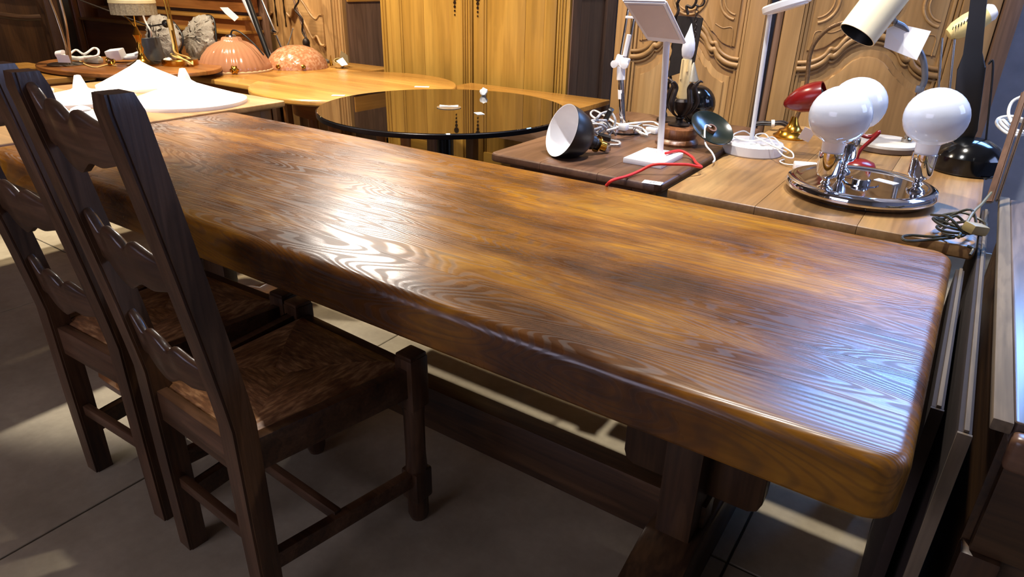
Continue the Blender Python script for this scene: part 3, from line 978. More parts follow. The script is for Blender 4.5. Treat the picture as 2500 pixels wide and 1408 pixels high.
# ---- round black glass table
bc = (-1.785, 2.137)
BGLASS = plain('black_glass', '#0a0806', 0.02, vary=0.02, IOR=2.15)
bt_ = thing('black_glass_table', 'round table with mirror-like black glass top on a steel column', 'table', (bc[0], bc[1], 0))
lathe('glass_top', [(0.0, 0.755), (0.50, 0.755), (0.508, 0.758), (0.508, 0.767), (0.5055, 0.770), (0.505, 0.770), (0.0, 0.770)], (bc[0], bc[1], 0), BGLASS, bt_, None, 96, 20)
lathe('rim', [(0.497, 0.7505), (0.511, 0.7505), (0.5115, 0.766), (0.509, 0.768), (0.509, 0.7545), (0.497, 0.7545), (0.497, 0.7505)], (bc[0], bc[1], 0), plain('dark_metal_rim', '#17181f', 0.3, 0.8), bt_, None, 96)
lathe('column', [(0.035, 0.03), (0.035, 0.74)], (bc[0], bc[1], 0), plain('gunmetal', '#3b3f44', 0.25, 1.0), bt_, None, 24)
lathe('top_flange', [(0.0, 0.735), (0.12, 0.735), (0.12, 0.754), (0.0, 0.754)], (bc[0], bc[1], 0), BLACKM, bt_, None, 32)
lathe('foot_plate', [(0.0, 0.0), (0.26, 0.0), (0.26, 0.012), (0.05, 0.035), (0.0, 0.035)], (bc[0], bc[1], 0), BLACKM, bt_, None, 48)
free()

# ================================================================== LADDER-BACK CHAIRS
CZ, CX = W('chair', 'z'), W('chair', 'x')
ch = thing('ladder_back_chair', 'dark ladder-back chair with rush seat nearest the viewer at the long table', 'chair', (-1.12, 0.755, 0), math.radians(-3), 'ladder-back chairs at the long table', False)
RW, FW, D2 = 0.160, 0.207, 0.20          # half widths rear and front, half depth
SEAT = 0.455


def lean(z):
    return -D2 if z < 0.50 else -D2 - 0.085 * ((z - 0.50) / 0.60) ** 1.1


def post(s):
    bm = bmesh.new()
    rings = []
    zs = [0.0, 0.25, 0.44, 0.50, 0.56, 0.66, 0.80, 0.95, 1.075, 1.10]
    for z in zs:
        w_, d_ = 0.0265, 0.0235
        if z < 0.1: w_, d_ = 0.025, 0.022
        y_ = lean(z)
        if z == 1.10: w_, d_ = 0.022, 0.019
        ring = []
        # outline with a narrow groove between the rear and the outer side face
        g_ = 0.005
        for x_, yy in ((-w_, d_), (w_, d_), (w_, -d_ + g_), (w_ - g_ * 0.6, -d_ + g_), (w_ - g_ * 0.6, -d_), (-w_ + g_ * 0.6, -d_), (-w_ + g_ * 0.6, -d_ + g_), (-w_, -d_ + g_)):
            ring.append(bm.verts.new((s * RW + x_, y_ + yy, z)))
        rings.append(ring)
    for a_, b_ in zip(rings, rings[1:]):
        for k in range(8):
            bm.faces.new((a_[k], a_[(k + 1) % 8], b_[(k + 1) % 8], b_[k]))
    bm.faces.new(rings[0][::-1]); bm.faces.new(rings[-1])
    return finish(bm, 'back_post', CZ, ch, 28)


for s_ in (-1, 1): post(s_)
# scalloped slats
top_c = [(-1, 0.028), (-0.84, 0.020), (-0.70, -0.006), (-0.62, -0.004), (-0.42, 0.012), (-0.25, 0.004), (-0.10, -0.012), (0.10, -0.012), (0.25, 0.004), (0.42, 0.012), (0.62, -0.004), (0.70, -0.006), (0.84, 0.020), (1, 0.028)]
top_w = [(-1, 0.030), (-0.80, 0.018), (-0.62, -0.010), (-0.55, -0.006), (-0.40, 0.010), (-0.15, 0.004), (0.02, -0.012), (0.10, -0.010), (0.25, 0.004), (0.55, -0.008), (0.8, -0.012), (1, -0.002)]
bot_c = [(-1, 0.0), (-0.8, -0.004), (-0.72, 0.004), (-0.5, -0.022), (-0.25, -0.034), (-0.05, -0.022), (0.15, -0.008), (0.4, -0.010), (0.7, 0.0), (1, 0.008)]
for zt, zb, tc_ in ((1.058, 0.985, top_w), (0.838, 0.765, top_w), (0.622, 0.553, top_w)):
    L_ = RW - 0.014
    t_ = catmull([Vector((u * L_, zt + v, 0)) for u, v in tc_], 4)
    b_ = catmull([Vector((u * L_, zb + v, 0)) for u, v in bot_c], 4)
    bm = bmesh.new()
    n_ = 41
    def samp(c, k):
        q = k / (n_ - 1) * (len(c) - 1); i_ = min(int(q), len(c) - 2)
        return c[i_].lerp(c[i_ + 1], q - i_)
    def along(c, x):
        for p, q in zip(c, c[1:]):
            if p.x <= x <= q.x: return p.y + (q.y - p.y) * ((x - p.x) / max(1e-9, q.x - p.x))
        return c[-1].y
    cols = []
    for k in range(n_):
        x = -L_ + 2 * L_ * k / (n_ - 1)
        zt_, zb_ = along(t_, x), along(b_, x)
        bow = 0.012 * (1 - (x / L_) ** 2)
        row = []
        for z_, h_ in ((zb_, 0.006), (zb_ + 0.006, 0.009), (zt_ - 0.007, 0.009), (zt_ - 0.002, 0.0065), (zt_, 0.003)):
            row.append((z_, h_))
        yc = lambda z_: lean(z_) - bow
        ring = [bm.verts.new((x, yc(z_) - h_, z_)) for z_, h_ in row] + [bm.verts.new((x, yc(z_) + h_, z_)) for z_, h_ in row[::-1]]
        cols.append(ring)
    for a_, b_2 in zip(cols, cols[1:]):
        m_ = len(a_)
        for k in range(m_):
            bm.faces.new((a_[k], a_[(k + 1) % m_], b_2[(k + 1) % m_], b_2[k]))
    bm.faces.new(cols[0][::-1]); bm.faces.new(cols[-1])
    finish(bm, 'slat', CX, ch, 50)
# front legs: square block, octagonal shaft, block foot
for s_ in (-1, 1):
    bm = bmesh.new()
    bm_box(bm, (0.054, 0.054, 0.135), (s_ * FW, D2, 0.41), None, 0.005)
    bm_lathe(bm, [(0.028, 0.150), (0.027, 0.17), (0.0255, 0.2), (0.0255, 0.32), (0.028, 0.345)], (s_ * FW, D2, 0), None, 12)
    bm_box(bm, (0.054, 0.054, 0.09), (s_ * FW, D2, 0.113), None, 0.006)
    bm_lathe(bm, [(0.021, 0.0), (0.027, 0.02), (0.027, 0.07)], (s_ * FW, D2, 0), None, 12)
    finish(bm, 'front_leg', CZ, ch, 30)


def rail(name, p, q, h, t, mat=CX):
    p, q = Vector(p), Vector(q)
    d_ = q - p
    r_ = rot(0, 0, math.atan2(d_.y, d_.x))
    return box(name, (d_.length, t, h), (p + q) / 2, mat, ch, 0.003, r_)


rail('seat_rail', (-FW + 0.02, D2, 0.425), (FW - 0.02, D2, 0.425), 0.05, 0.024)
rail('seat_rail', (-RW + 0.02, -D2, 0.412), (RW - 0.02, -D2, 0.412), 0.075, 0.024)
for s_ in (-1, 1):
    rail('seat_rail', (s_ * RW, -D2 + 0.02, 0.415), (s_ * FW, D2 - 0.02, 0.415), 0.075, 0.026)
    rail('stretcher', (s_ * RW, -D2 + 0.015, 0.135), (s_ * FW, D2 - 0.02, 0.135), 0.042, 0.024)
    span('corner_block', s_ * FW - 0.025, s_ * FW + 0.025, D2 - 0.025, D2 + 0.025, 0.474, 0.486, CX, ch, 0.004)
rail('stretcher', (-RW * 1.12, -0.02, 0.150), (RW * 1.12, -0.02, 0.150), 0.03, 0.018)
rail('stretcher', (-RW + 0.015, -D2, 0.20), (RW - 0.015, -D2, 0.20), 0.03, 0.018)
# rush seat: four triangles of strands meeting on a ridge line
Aq = [Vector((-FW + 0.022, D2 - 0.004, SEAT)), Vector((FW - 0.022, D2 - 0.004, SEAT)), Vector((RW + 0.0, -D2 + 0.012, SEAT)), Vector((-RW - 0.0, -D2 + 0.012, SEAT))]
ctr = [Vector((-0.02, 0.0, SEAT - 0.004)), Vector((0.02, 0.0, SEAT - 0.004))]
tris = [(Aq[0], Aq[1], ctr[1], ctr[0], 'x'), (Aq[1], Aq[2], ctr[1], ctr[1], 'y'), (Aq[2], Aq[3], ctr[0], ctr[1], 'x'), (Aq[3], Aq[0], ctr[0], ctr[0], 'y')]
for p, q, r_, s2, ax in tris:
    bm = bmesh.new()
    nn = 22
    rowsv = []
    for i in range(nn + 1):
        t = i / nn
        a_ = p.lerp(s2, t); b_ = q.lerp(r_, t)
        row = []
        for j in range(9):
            c_ = a_.lerp(b_, j / 8)
            edge = min(t * 6, 1)
            puff = 0.010 * math.sin(math.pi * min(1, t * 1.0)) + 0.0022 * (1 if i % 2 else 0)
            row.append(bm.verts.new((c_.x, c_.y, c_.z + puff - 0.012 * (1 - edge))))
        rowsv.append(row)
    low = [bm.verts.new((v.co.x, v.co.y, SEAT - 0.05)) for v in rowsv[0]]
    rowsv.insert(0, low)
    for a_, b_ in zip(rowsv, rowsv[1:]):
        for j in range(8):
            bm.faces.new((a_[j], a_[j + 1], b_[j + 1], b_[j]))
    bmesh.ops.remove_doubles(bm, verts=bm.verts[:], dist=1e-5)
    finish(bm, 'rush_panel', rush_mat(ax), ch, 80)
free()
dup(ch, (-1.595, 0.775, 0), math.radians(1.5), 'dark ladder-back chair with rush seat at far left, half hidden by the nearest chair')

# ================================================================== LAMPS ON THE OAK TABLE (top z 0.75)
V3 = Vector


def sphere(name, c, r, mat, parent, sz=1.0, seg=32, q=None):
    prof = [(r * math.sin(math.pi * k / 16), -r * sz * math.cos(math.pi * k / 16)) for k in range(17)]
    return lathe(name, prof, c, mat, parent, q, seg, 80)


def label_card(name, c, w, h, rz, parent=None, lines=1, z=0.0006):
    """small printed paper tag lying on a surface"""
    q = rot(0, 0, rz)
    o_ = box(name, (w, h, 0.0008), (c[0], c[1], c[2] + z), PAPER, parent, 0, q)
    for k in range(lines):
        d_ = q @ V3((0.0, h * (0.12 - 0.28 * k), 0))
        box('print_line', (w * 0.4, h * 0.09, 0.0004), (c[0] + d_.x, c[1] + d_.y, c[2] + z + 0.0006), INK, o_, 0, q)
    return o_


# ---- chrome lamp with three opal globes
cc = V3((-0.190, 1.930, 0.75))
cl = thing('globe_lamp', 'chrome table lamp with three white opal globes on a round plate', 'lamp', cc)
lathe('base_plate', [(0.0, 0.004), (0.155, 0.004), (0.173, 0.009), (0.184, 0.019), (0.185, 0.026), (0.180, 0.036), (0.170, 0.041), (0.160, 0.041), (0.152, 0.036), (0.146, 0.0345), (0.145, 0.0344), (0.0, 0.0344)], cc, CHROME, cl, None, 72, 35)
lathe('base_pad', [(0.0, 0.0), (0.15, 0.0), (0.15, 0.006), (0.0, 0.006)], cc, BLACKM, cl, None, 40)
lathe('centre_nut', [(0.045, 0.0343), (0.045, 0.0365), (0.024, 0.037), (0.024, 0.045), (0.021, 0.047), (0.0, 0.047)], cc, CHROME, cl, None, 28, 30)
for p in ((-0.256, 1.800), (-0.063, 1.936), (-0.250, 2.015)):
    b = V3((p[0], p[1], 0.75))
    k = lathe('socket', [(0.022, 0.034), (0.020, 0.040), (0.010, 0.046), (0.012, 0.052), (0.008, 0.058), (0.012, 0.064), (0.022, 0.070), (0.0275, 0.080), (0.0285, 0.130), (0.025, 0.132), (0.0, 0.132)], b, CHROME, cl, None, 28, 30)
    lathe('collar', [(0.0245, 0.130), (0.0255, 0.132), (0.0265, 0.152), (0.030, 0.160), (0.026, 0.162), (0.0, 0.162)], b, WHITEP, k, None, 28, 30)
    prof = [(0.026, 0.155), (0.033, 0.159), (0.044, 0.166)]
    zc, rr = 0.219, 0.0715
    for j in range(3, 17):
        t_ = -math.pi / 2 + math.pi * j / 16
        if math.sin(t_) * rr + zc > 0.168: prof.append((rr * math.cos(t_), zc + rr * 0.98 * math.sin(t_)))
    lathe('globe', prof, b, OPAL, k, None, 40, 80)
label_card('price_tag', (-0.135, 1.985, 0.7845), 0.055, 0.025, -0.4, cl)
free()

# ---- tall white LED lamp on a round base
wb = V3((-0.560, 2.246, 0.75))
wl = thing('disc_head_lamp', 'tall white lamp with thin stem, round base and tilted disc head', 'lamp', wb)
lathe('base', [(0.0, 0.0), (0.092, 0.0), (0.095, 0.004), (0.095, 0.032), (0.092, 0.036), (0.0905, 0.0362), (0.0, 0.0362)], wb, WHITEM, wl, None, 56, 30)
tube('stem', [(-0.572, 2.262, 0.78), (-0.582, 2.262, 1.175)], 0.0072, WHITEM, wl, 14)
hd = V3((-0.552, 2.245, 1.185))
q_ = frame_to((-0.33, 0.0, 0.94))
lathe('head', [(0.0, -0.006), (0.066, -0.006), (0.07, -0.002), (0.07, 0.012), (0.066, 0.016), (0.0, 0.016)], hd + V3((0.02, 0, 0.012)), WHITEM, wl, q_, 48, 30)
lathe('light_ring', [(0.0, -0.009), (0.058, -0.009), (0.058, -0.0055), (0.0, -0.0055)], hd + V3((0.02, 0, 0.012)), WHITEP, wl, q_, 40, 30)
tube('cord', [(-0.575, 2.27, 0.80), (-0.60, 2.25, 0.815), (-0.62, 2.21, 0.803), (-0.565, 2.18, 0.800), (-0.52, 2.20, 0.806), (-0.50, 2.24, 0.81), (-0.46, 2.20, 0.795), (-0.42, 2.17, 0.785), (-0.41, 2.14, 0.775), (-0.44, 2.14, 0.78), (-0.49, 2.20, 0.80), (-0.53, 2.25, 0.815), (-0.55, 2.22, 0.81), (-0.48, 2.16, 0.80), (-0.44, 2.17, 0.785), (-0.452, 2.22, 0.774)], 0.0022, CABLEW, wl, 6)
label_card('price_tag', (-0.548, 2.195, 0.7862), 0.045, 0.03, 0.35, wl)
free()
# ---- its plug-in adapter lying beside it
ad = thing('white_adapter', 'small white power adapter box left of the chrome globe lamp', 'adapter', (-0.365, 2.115, 0.75))
box('case', (0.065, 0.045, 0.024), (-0.362, 2.105, 0.7622), WHITEP, ad, 0.004, rot(0, 0, 0.35))
tube('lead', [(-0.39, 2.115, 0.762), (-0.425, 2.13, 0.756), (-0.45, 2.165, 0.754), (-0.445, 2.20, 0.754)], 0.002, CABLEW, ad, 6)
free()

# ---- red enamel desk lamp
rb = V3((-0.243, 2.262, 0.75))
rl = thing('red_desk_lamp', 'small red enamel desk lamp with pod shade behind the white globes', 'lamp', rb)
lathe('base', [(0.0, 0.0), (0.048, 0.0), (0.052, 0.006), (0.046, 0.016), (0.025, 0.024), (0.0, 0.026)], rb, REDE, rl, None, 36)
tube('stem', [(-0.25, 2.262, 0.77), (-0.245, 2.27, 0.80), (-0.215, 2.28, 0.845), (-0.21, 2.285, 0.858), (-0.235, 2.285, 0.84), (-0.30, 2.29, 0.86), (-0.40, 2.30, 0.91)], 0.006, REDE, rl, 10)
hp, hq = V3((-0.502, 2.30, 0.905)), V3((-0.385, 2.30, 0.950))
ax = (hq - hp)
lathe('shade', [(0.0, 0.0), (0.012, 0.006), (0.026, 0.025), (0.038, 0.05), (0.044, 0.08), (0.044, 0.105), (0.04, 0.125), (0.036, 0.125), (0.039, 0.10), (0.039, 0.08), (0.0, 0.03)], hp, REDE, rl, frame_to(ax), 32, hollow=True)
lathe('bulb_holder', [(0.0, 0.06), (0.018, 0.065), (0.018, 0.12), (0.0, 0.125)], hp, BLACKM, rl, frame_to(ax), 20)
free()

# ---- brass gooseneck lamp
bb = V3((-0.515, 2.585, 0.75))
bl = thing('brass_gooseneck_lamp', 'brass-footed lamp with a brown flexible neck behind the red shade', 'lamp', bb)
lathe('base', [(0.0, 0.0), (0.062, 0.0), (0.064, 0.006), (0.052, 0.014), (0.046, 0.026), (0.030, 0.032), (0.020, 0.046), (0.014, 0.060), (0.010, 0.075), (0.0, 0.076)], bb, BRASS, bl, None, 40)
tube('flexible_neck', [(-0.51, 2.585, 0.82), (-0.500, 2.59, 0.88), (-0.503, 2.60, 0.96), (-0.510, 2.60, 1.03), (-0.50, 2.60, 1.08), (-0.465, 2.60, 1.125), (-0.41, 2.60, 1.15), (-0.36, 2.60, 1.155)], 0.0075, plain('brown_flex_tube', '#6b5238', 0.35, 0.5, 0.6, 0.2, 160), bl, 12)
lathe('head', [(0.0, 0.0), (0.016, 0.002), (0.018, 0.035), (0.0, 0.04)], (-0.37, 2.60, 1.155), BRASS, bl, frame_to((1, 0, -0.15)), 20)
box('hang_tag', (0.04, 0.001, 0.045), (-0.452, 2.52, 0.779), PAPER, bl, 0, rot(0.25, 0.35, 0.3))
free()
# brown flex bundle next to it
bx_ = thing('brown_flex_bundle', 'bundled brown flex with white tie at the back of the oak table', 'cable', (-0.6029, 2.6347) + (0.75,))
bcx, bcy = (-0.6114, 2.6668)
for k in range(5):
    o1 = 0.010 * math.cos(k * 1.3); o2 = 0.006 * math.sin(k * 1.3) + 0.011
    tube('strand', [(bcx - 0.055, bcy - 0.01 + o1, 0.757 + o2), (bcx - 0.03, bcy + o1 * 1.5, 0.762 + o2), (bcx, bcy + o1 * 0.6, 0.764 + o2), (bcx + 0.035, bcy + 0.02 + o1 * 1.6, 0.768 + o2), (bcx + 0.062, bcy + 0.03 + o1 * 2, 0.757 + o2)], 0.0038, CABLEB, bx_, 6)
lathe('tie', [(0.011, -0.006), (0.015, -0.006), (0.015, 0.006), (0.011, 0.006), (0.011, -0.006)], (bcx + 0.005, bcy + 0.002, 0.775), CABLEW, bx_, frame_to((1, 0.35, 0.1)), 16)
free()

# ---- cream cylinder lamp on a round grey base
ob = V3((-0.208, 2.60, 0.75))
ol = thing('cylinder_shade_lamp', 'old desk lamp with cream cylinder shade above the globes', 'lamp', ob)
lathe('base', [(0.0, 0.0), (0.098, 0.0), (0.102, 0.004), (0.102, 0.018), (0.0, 0.018)], ob, plain('brown_base_rim', '#5b4a3d', 0.5), ol, None, 48, 30)
lathe('base_cover', [(0.0, 0.018), (0.101, 0.018), (0.100, 0.026), (0.092, 0.032), (0.09, 0.0325), (0.0, 0.0325)], ob, plain('grey_enamel', '#b9b4ac', 0.35, vary=0.1, scale=30), ol, None, 48, 30)
lathe('stem_socket', [(0.016, 0.0), (0.016, 0.012), (0.009, 0.016), (0.009, 0.075), (0.0, 0.076)], (-0.150, 2.60, 0.782), STEEL, ol, None, 20, 30)
GREYT = plain('grey_painted_tube', '#737984', 0.35, 0.3)
box('joint', (0.024, 0.02, 0.022), (-0.152, 2.60, 0.955), GREYT, ol, 0.003)
tube('lower_stem', [(-0.150, 2.60, 0.85), (-0.153, 2.60, 0.95)], 0.0075, STEEL, ol, 12)
tube('bent_arm', [(-0.150, 2.60, 0.95), (-0.146, 2.595, 0.99), (-0.165, 2.58, 1.05), (-0.20, 2.56, 1.10), (-0.235, 2.54, 1.14), (-0.262, 2.52, 1.155)], 0.0095, GREYT, ol, 12)
pa_, pb_ = V3((-0.3518, 2.4400, 1.1164)), V3((-0.2909, 2.5000, 1.2481))
aq = frame_to(pb_ - pa_)
ln = (pb_ - pa_).length
lathe('shade', [(0.0565, 0.0), (0.060, 0.0), (0.060, ln), (0.053, ln + 0.008), (0.0, ln + 0.01)], pa_, CREAM, ol, aq, 48, 30, hollow=True)
lathe('shade_lining', [(0.0575, 0.0005), (0.0565, 0.004), (0.0565, ln - 0.012), (0.0, ln - 0.010)], pa_, BLACKM, ol, aq, 40, 30, hollow=True)
tube('yoke', [(-0.262, 2.52, 1.155), tuple(pa_.lerp(pb_, 0.55) + V3((0.045, 0.02, -0.01)))], 0.006, GREYT, ol, 10)
plate('paper_tag', [(-0.2818, 2.5200, 1.1361), (-0.2553, 2.5300, 1.1515), (-0.1619, 2.5600, 1.1337), (-0.1783, 2.5400, 1.0476), (-0.2772, 2.5200, 1.0814)], 0.001, PAPER, ol, 0)
free()

# ---- cream twin-arm lamp
ab = V3((-0.06, 2.74, 0.75))
al_ = thing('twin_arm_lamp', 'cream moulded lamp head on two thin rods behind the black post', 'lamp', ab)
lathe('base', [(0.0, 0.0), (0.06, 0.0), (0.06, 0.02), (0.05, 0.028), (0.0, 0.028)], ab, AMBERD, al_, None, 36, 30)
t1, t2 = V3((-0.1375, 2.7600, 1.1061)), V3((-0.1018, 2.7700, 1.1026))
tube('arm_rod', [(-0.075, 2.74, 0.775), tuple(t1)], 0.0045, STEEL, al_, 10)
tube('arm_rod', [(-0.045, 2.745, 0.775), tuple(t2)], 0.0045, STEEL, al_, 10)
h0, h1 = V3((-0.1259, 2.7700, 1.1140)), V3((-0.0530, 2.8000, 1.1672))
lathe('head', [(0.0, 0.0), (0.018, 0.004), (0.03, 0.025), (0.036, 0.06), (0.036, 0.095), (0.03, 0.12), (0.0, 0.125)], h0, AMBERD, al_, frame_to(h1 - h0), 28)
lathe('end_cap', [(0.0, 0.118), (0.028, 0.12), (0.028, 0.135), (0.02, 0.145), (0.0, 0.147)], h0, WHITEP, al_, frame_to(h1 - h0), 24)
for k in range(6):
    c_ = h0.lerp(h1, 0.25 + 0.09 * k)
    box('vent_slot', (0.0025, 0.006, 0.010), c_ + V3((-0.006, -0.0335, 0.010)), BLACKM, al_, 0.001)
free()

# ---- black lamp with broad post
kb = V3((0.034, 2.425, 0.75))
kl = thing('black_post_lamp', 'tall black lamp with broad post and heavy round base at right', 'lamp', kb)
lathe('base', [(0.0, 0.0), (0.092, 0.0), (0.096, 0.006), (0.096, 0.05), (0.090, 0.060), (0.070, 0.082), (0.040, 0.098), (0.0, 0.104)], kb, BLACKG, kl, None, 48, 30)
prism('post', [(-0.022, 0.08), (0.022, 0.08), (0.034, 0.12), (0.036, 0.30), (0.020, 0.34), (0.019, 0.60), (-0.019, 0.60), (-0.020, 0.34), (-0.034, 0.30), (-0.032, 0.12)], 0.022, BLACKM, kl, rot(0, math.radians(-9.5), 0) @ rot(math.pi / 2, 0, 0), (0.022, 2.435, 0.75), 0.003)
tube('side_rod', [(0.072, 2.43, 0.80), (0.025, 2.43, 1.05), (0.010, 2.43, 1.06)], 0.003, BLACKM, kl, 8)
lathe('head', [(0.0, 0.0), (0.05, 0.01), (0.06, 0.05), (0.03, 0.08), (0.0, 0.085)], (-0.075, 2.43, 1.33), BLACKM, kl, None, 24)
tube('cord', [(0.10, 2.50, 0.80), (0.125, 2.46, 0.80), (0.118, 2.42, 0.79), (0.10, 2.40, 0.775), (0.118, 2.38, 0.768), (0.105, 2.36, 0.757), (0.09, 2.33, 0.755)], 0.0026, BLACKG, kl, 6)
free()

# ================================================================== LAMPS ON THE BROWN TABLE (top z 0.762)
ZB = 0.762
# ---- white LED lamp with square head
lb = V3((-0.757, 1.89, ZB))
ll = thing('square_panel_lamp', 'white lamp with square tilted light panel and flat square base', 'lamp', lb)
box('base', (0.122, 0.175, 0.016), lb + V3((0, 0, 0.008)), WHITEP, ll, 0.003)
tube('stem', [(-0.752, 1.925, ZB + 0.014), (-0.772, 1.925, 1.112)], 0.0095, WHITEM, ll, 16)
box('stem_foot', (0.05, 0.022, 0.006), (-0.748, 1.94, ZB + 0.0185), WHITEP, ll, 0.002)
q4 = [V3((-0.8213, 1.9000, 1.1035)), V3((-0.7207, 1.9500, 1.0960)), V3((-0.7347, 1.8000, 1.2094)), V3((-0.8391, 1.7500, 1.2095))]
n4 = (q4[1] - q4[0]).cross(q4[3] - q4[0]).normalized()
if n4.y > 0: n4 = -n4
hd_ = plate('head', q4, 0.011, WHITEM, ll, 0.004)
cm = sum(q4, V3()) / 4
plate('light_panel', [cm + (p - cm) * 0.80 + n4 * 0.0062 + (q4[3] - q4[0]) * 0.035 for p in q4], 0.0012, plain('led_diffuser', '#c9bdb6', 0.5, vary=0.02), ll, 0)
box('hinge', (0.03, 0.02, 0.018), (-0.772, 1.925, 1.113), WHITEM, ll, 0.004)
free()

# ---- red cloth cord
rc_ = thing('red_cloth_cord', 'red cloth-covered cord looping over the square white lamp base', 'cord', (-0.75, 1.75, ZB))
tube('cord', [(-0.7597, 1.5823, 0.7520), (-0.7457, 1.5881, 0.7680), (-0.7330, 1.6506, 0.7680), (-0.7221, 1.7063, 0.7720), (-0.6928, 1.7333, 0.7900), (-0.6507, 1.7634, 0.7920), (-0.6204, 1.8121, 0.7860), (-0.5984, 1.8637, 0.7720), (-0.6295, 1.9091, 0.7700), (-0.6679, 1.9706, 0.7720), (-0.7093, 1.9787, 0.7820), (-0.7255, 1.9025, 0.7860)], 0.0042, REDC, rc_, 8)
free()
label_card('price_label', (-0.6578, 1.6545, 0.7620), 0.052, 0.032, 0.15, None, 2)
tag(bpy.data.objects['price_label'], 'white printed price label at the front corner of the brown table', 'label')

# ---- black bell shade work lamp lying on its side
sA, sB = V3((-1.000, 1.745, 0.843)), V3((-0.940, 1.845, 0.797))
q_ = frame_to(sB - sA)
kk = thing('black_bell_lamp', 'black bell-shaped work lamp with white inside lying on the brown table', 'lamp', (-0.985, 1.75, ZB))
outer = [(0.080, 0.0), (0.081, 0.006), (0.078, 0.03), (0.070, 0.058), (0.056, 0.080), (0.040, 0.094), (0.030, 0.10)]
lathe('shade', outer + [(0.026, 0.10), (0.0, 0.10)], sA, BLACKM, kk, q_, 48, hollow=True)
lathe('shade_lining', [(0.081, -0.001), (0.079, -0.0005), (0.075, 0.03), (0.067, 0.056), (0.053, 0.078), (0.036, 0.091), (0.0, 0.094)], sA, WHITEP, kk, q_, 48, hollow=True)
lathe('neck', [(0.0, 0.098), (0.022, 0.098), (0.024, 0.118), (0.019, 0.124), (0.019, 0.138), (0.0, 0.14)], sA, BLACKM, kk, q_, 28, 30)
lathe('lamp_holder', [(0.0, 0.136), (0.026, 0.136), (0.026, 0.140), (0.017, 0.142), (0.017, 0.165), (0.0, 0.167)], sA, BRASS, kk, q_, 24, 30)
box('clamp', (0.02, 0.026, 0.018), sA + (sB - sA).normalized() * 0.172 + V3((0.004, 0, -0.004)), STEEL, kk, 0.003)
free()
# ---- grey braided flex tangle behind it
gt = thing('grey_braided_flex', 'tangle of grey braided flex behind the black bell lamp', 'cable', (-1.0095, 2.0169) + (ZB,))
g0 = (-1.0139, 2.0133)
rn = random.Random(5)
for k in range(5):
    pts = []
    for i in range(9):
        t_ = i / 8
        pts.append((g0[0] - 0.028 + 0.055 * t_ + rn.uniform(-0.014, 0.014), g0[1] + 0.02 + 0.05 * math.sin(t_ * 5 + k) + rn.uniform(-0.012, 0.012), ZB + 0.012 + 0.075 * math.sin(math.pi * t_) * (0.35 + 0.16 * k) + rn.uniform(-0.004, 0.01)))
    tube('strand', pts, 0.0042, CABLEG, gt, 7)
tube('tail', [(g0[0] + 0.02, g0[1] + 0.0, ZB + 0.02), (g0[0] + 0.055, g0[1] - 0.005, ZB + 0.012), (g0[0] + 0.085, g0[1] - 0.01, ZB + 0.012), (g0[0] + 0.095, g0[1] - 0.03, ZB + 0.008), (g0[0] + 0.07, g0[1] - 0.045, ZB + 0.006)], 0.0042, CABLEG, gt, 7)
box('inline_switch', (0.045, 0.022, 0.018), (g0[0] + 0.035, g0[1] - 0.02, ZB + 0.022), BLACKM, gt, 0.005, rot(0.2, 0.2, 0.4))
box('strain_relief', (0.018, 0.02, 0.05), (g0[0] + 0.012, g0[1] + 0.045, ZB + 0.085), BLACKM, gt, 0.005, rot(0.4, 0.5, 0.2))
free()

# ---- chrome and white balanced-arm lamp
pb2 = V3((-1.015, 2.222, ZB))
pl = thing('balanced_arm_lamp', 'chrome and white spring-arm desk lamp beside the armoire', 'lamp', pb2)
lathe('base', [(0.0, 0.004), (0.066, 0.004), (0.066, 0.026), (0.062, 0.030), (0.0605, 0.0302), (0.0, 0.0302)], pb2, CHROME, pl, None, 48, 30)
lathe('base_foot', [(0.0, 0.0), (0.07, 0.0), (0.07, 0.006), (0.0, 0.006)], pb2, BLACKM, pl, None, 40, 30)
tube('lower_post', [(-1.022, 2.222, ZB + 0.028), (-1.046, 2.222, 0.955)], 0.011, CHROME, pl, 20)
tube('post_collar', [(-1.0445, 2.222, 0.94), (-1.048, 2.222, 0.985)], 0.015, WHITEP, pl, 20)
tube('tag_band', [(-1.036, 2.222, 0.875), (-1.040, 2.222, 0.906)], 0.0116, PAPER, pl, 20)
jn = box('elbow_joint', (0.05, 0.02, 0.035), (-1.045, 2.222, 1.002), WHITEP, pl, 0.006, rot(0, 0.3, 0))
lathe('joint_knob', [(0.0, 0.0), (0.012, 0.0), (0.013, 0.01), (0.0, 0.012)], (-1.067, 2.212, 0.992), WHITEP, jn, rot(math.pi / 2, 0, 0), 16, 30)
lathe('joint_knob', [(0.0, 0.0), (0.012, 0.0), (0.013, 0.01), (0.0, 0.012)], (-1.028, 2.212, 0.992), WHITEP, jn, rot(math.pi / 2, 0, 0), 16, 30)
tube('upper_arm', [(-1.055, 2.222, 1.01), (-1.028, 2.222, 1.30)], 0.0045, CHROME, pl, 10)
tube('upper_arm', [(-1.028, 2.222, 1.01), (-1.000, 2.222, 1.30)], 0.0045, CHROME, pl, 10)
tube('spring_cover', [(-1.036, 2.218, 1.02), (-1.026, 2.218, 1.09)], 0.008, WHITEP, pl, 12)
box('arm_tie', (0.036, 0.008, 0.008), (-1.026, 2.216, 1.145), WHITEP, pl, 0.002)
lathe('head', [(0.0, 0.0), (0.02, 0.0), (0.05, 0.06), (0.048, 0.06), (0.0, 0.01)], (-1.01, 2.222, 1.36), WHITEP, pl, rot(math.pi, 0, 0), 28)
box('head_joint', (0.05, 0.02, 0.05), (-1.013, 2.222, 1.32), WHITEP, pl, 0.005)
free()
